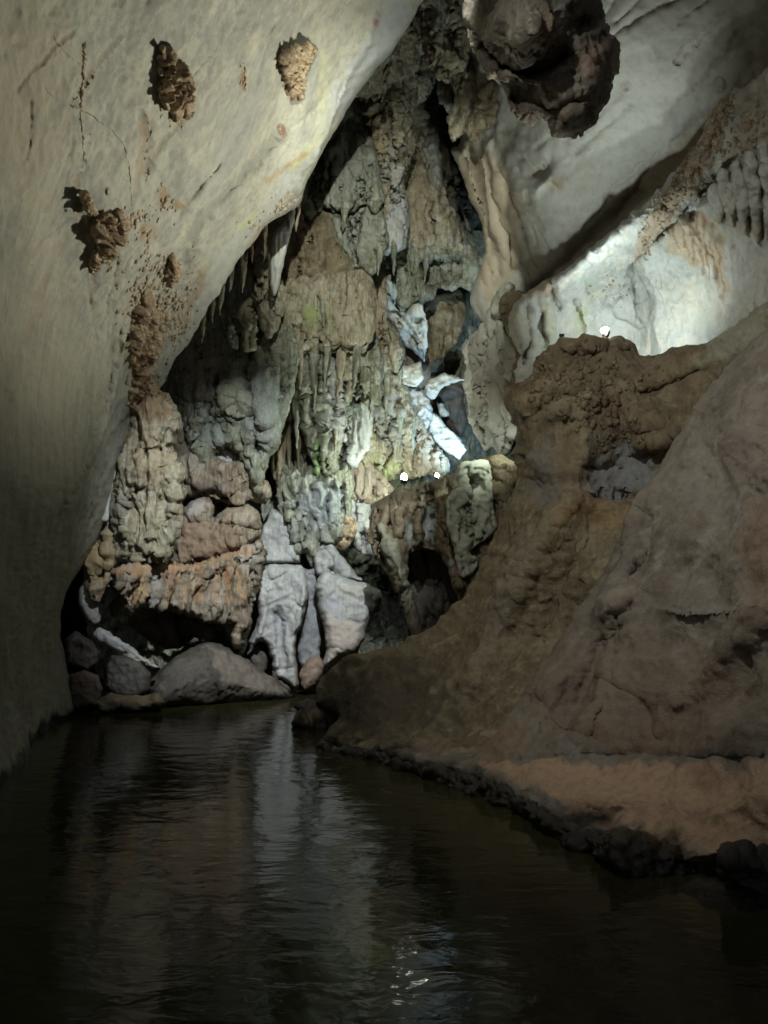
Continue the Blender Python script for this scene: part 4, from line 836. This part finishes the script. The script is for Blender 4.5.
# blocks
boulder("258,540 263,524 272,508 282,512 290,524 298,538 301,552 300,562 280,562 262,564", "280,540,16.3", .35, 4, 'blue-grey block on top of the bright legged block', M_grey, [('fbm', .7, .05), ('crack', 1.2, .035), ('ridge', .35, .012)], cat='rock block', name='block', sm=False)
boulder("254,576 266,566 284,564 302,565 307,578 308,600 302,622 297,640 296,660 299,686 292,688 284,680 276,676 271,660 268,650 264,644 258,642 251,652 247,655 251,638 258,620 256,600", "280,600,15.8 280,690,15.7", .45, 6, 'bright blue-grey block ending below in two legs', M_grey, [('fbm', .7, .05), ('crack', 1.2, .035), ('ridge', .35, .012)], cat='rock block', name='legged_block',
     feats=[('b', 278, 615, 5, 8, .12), ('l', "278,612 281,640 283,670", 4, .14), ('l', "268,590 264,620 256,645", 4, -.12), ('l', "304,590 298,625 294,660", 3, -.12)], tints=[('b', 280, 625, 6, 14, (.24, .25, .28), .6), ('l', "298,650 298,684", 3, (.38, .28, .16), .6), ('b', 278, 606, 3, 3, (.12, .11, .11), .7)])
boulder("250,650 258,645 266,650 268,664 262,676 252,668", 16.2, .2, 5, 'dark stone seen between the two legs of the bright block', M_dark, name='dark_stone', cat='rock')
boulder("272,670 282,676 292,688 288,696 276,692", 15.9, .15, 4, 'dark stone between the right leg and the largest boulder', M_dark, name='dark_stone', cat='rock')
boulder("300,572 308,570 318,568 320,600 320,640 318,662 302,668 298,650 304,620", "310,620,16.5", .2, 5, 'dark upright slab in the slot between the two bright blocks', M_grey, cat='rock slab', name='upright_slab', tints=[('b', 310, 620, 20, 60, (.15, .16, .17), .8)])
boulder("314,552 322,543 332,542 340,552 348,564 356,574 362,582 346,580 330,574 316,574", "335,560,16.2", .3, 4, 'pale pitted block on top of the right bright block', M_grey, [('fbm', .7, .05), ('crack', 1.2, .035), ('ridge', .35, .012)], cat='rock block', name='block', feats=[('b', 333, 570, 3, 3, .15), ('b', 341, 573, 3, 3, .15)])
boulder("317,578 326,572 342,576 360,582 374,586 382,597 378,609 369,623 364,641 354,653 342,657 334,664 324,666 326,648 324,630 319,612 316,594", "345,615,15.7", .45, 9, 'bright rounded pinkish-grey block at the right end of the far bank', M_grey, [('fbm', .7, .05), ('crack', 1.2, .035), ('ridge', .35, .012)], cat='rock block', name='rounded_block',
     tints=[('p', "320,620 350,618 366,622 362,645 340,662 322,660", 8, (.42, .35, .29), .7), ('b', 350, 590, 16, 8, (.40, .37, .31), .4), ('b', 330, 603, 9, 8, (.28, .28, .33), .6)])
boulder("300,676 306,662 316,656 323,662 322,676 314,688 304,690", 15.9, .25, 7, 'small reddish boulder at the foot of the upright slab', M_rust, tints=[('b', 312, 672, 18, 18, (.27, .19, .15), .7)])
# stones in the water
boulder("294,722 300,712 310,706 322,708 334,714 341,722 334,732 316,734 300,730", 11.2, .3, 8, 'small dark rock breaking the water at the toe of the ledge', M_dark, CR, tints=[('b', 320, 716, 14, 5, (.22, .17, .10), .6)])
boulder("296,706 304,700 318,700 326,706 320,713 304,714", 12.4, .2, 5, 'lowest stone in the water behind the small dark rock', M_dark, CR)

# slender stalactites along the rim of the left wall and from the tiers of the far wall
_dg = bpy.context.evaluated_depsgraph_get()
_dg.update()
def on_rock(x, y, fallback):
    eye = Vector((0, 0, CAMZ))
    hit, loc, _n, _i, _o, _m = sc.ray_cast(_dg, eye, (Vector(P(x, y, 10.0)) - eye).normalized())
    return loc.y if hit and abs(loc.y - fallback) < 2.5 else fallback
def spike(x, y0, ln, wd, Y, mat, label, group):
    k = rng.uniform(-.12, .05)
    flow(f"{x-wd},{y0-3} {x},{y0-6} {x+wd},{y0-4} {x+wd*.75+k*ln*.4},{y0+ln*.4} {x+wd*.4+k*ln*.8},{y0+ln*.8} {x+k*ln},{y0+ln} {x-wd*.4+k*ln*.8},{y0+ln*.75} {x-wd*.8+k*ln*.3},{y0+ln*.35}",
         Y, .16, max(2.5, wd), label, mat, [('flute', .10, .03, 10), ('fbm', .2, .03)], name='stalactite', cat='stalactite', group=group, step=1.0, jag=.7)
for x, y, ln, wd, Y in ((298, 206, 26, 3, 13.0), (288, 214, 18, 2.4, 13.1), (264, 226, 34, 4, 13.3), (252, 240, 24, 3, 13.4), (243, 254, 38, 4.5, 13.5), (232, 268, 26, 3.2, 13.5), (222, 286, 30, 3.6, 13.5), (212, 302, 22, 3, 13.5), (202, 318, 26, 3.4, 13.5)):
    spike(x, y, ln, wd, Y, M_tan, 'slender tan stalactite in the row along the edge of the left wall', 'slender stalactites along the left rim')
for x, y, ln, wd, Y in ((308, 288, 30, 4, 14.9), (322, 284, 44, 4.5, 14.9), (338, 284, 34, 4, 14.9), (352, 278, 52, 5, 15.0), (366, 286, 40, 4, 15.2), (300, 346, 44, 4, 15.1), (314, 350, 60, 5, 15.2), (328, 346, 48, 4, 15.2), (342, 350, 56, 5, 15.3), (358, 344, 50, 4.5, 15.5), (374, 356, 64, 5, 16.2), (388, 366, 54, 4.5, 16.4), (284, 350, 40, 4, 14.9), (380, 246, 30, 4, 15.6), (394, 236, 40, 4, 15.6), (412, 246, 28, 4, 16.4), (428, 248, 34, 4, 16.5), (345, 206, 26, 4, 14.9), (362, 210, 30, 4, 14.9), (296, 402, 46, 3.6, 15.3), (336, 404, 50, 4, 15.6), (400, 412, 52, 4, 16.8), (412, 424, 44, 4, 16.9)):
    Y = on_rock(x, y - 3, Y)
    spike(x, y, ln, wd, f'{x},{y},{Y + .06:.3f} {x},{y + ln},{Y - .06:.3f}', M_flow if (x // 2) % 3 else M_tan, 'slender grey stalactite among those hanging from the tiers of the far wall', 'slender stalactites on the far wall')
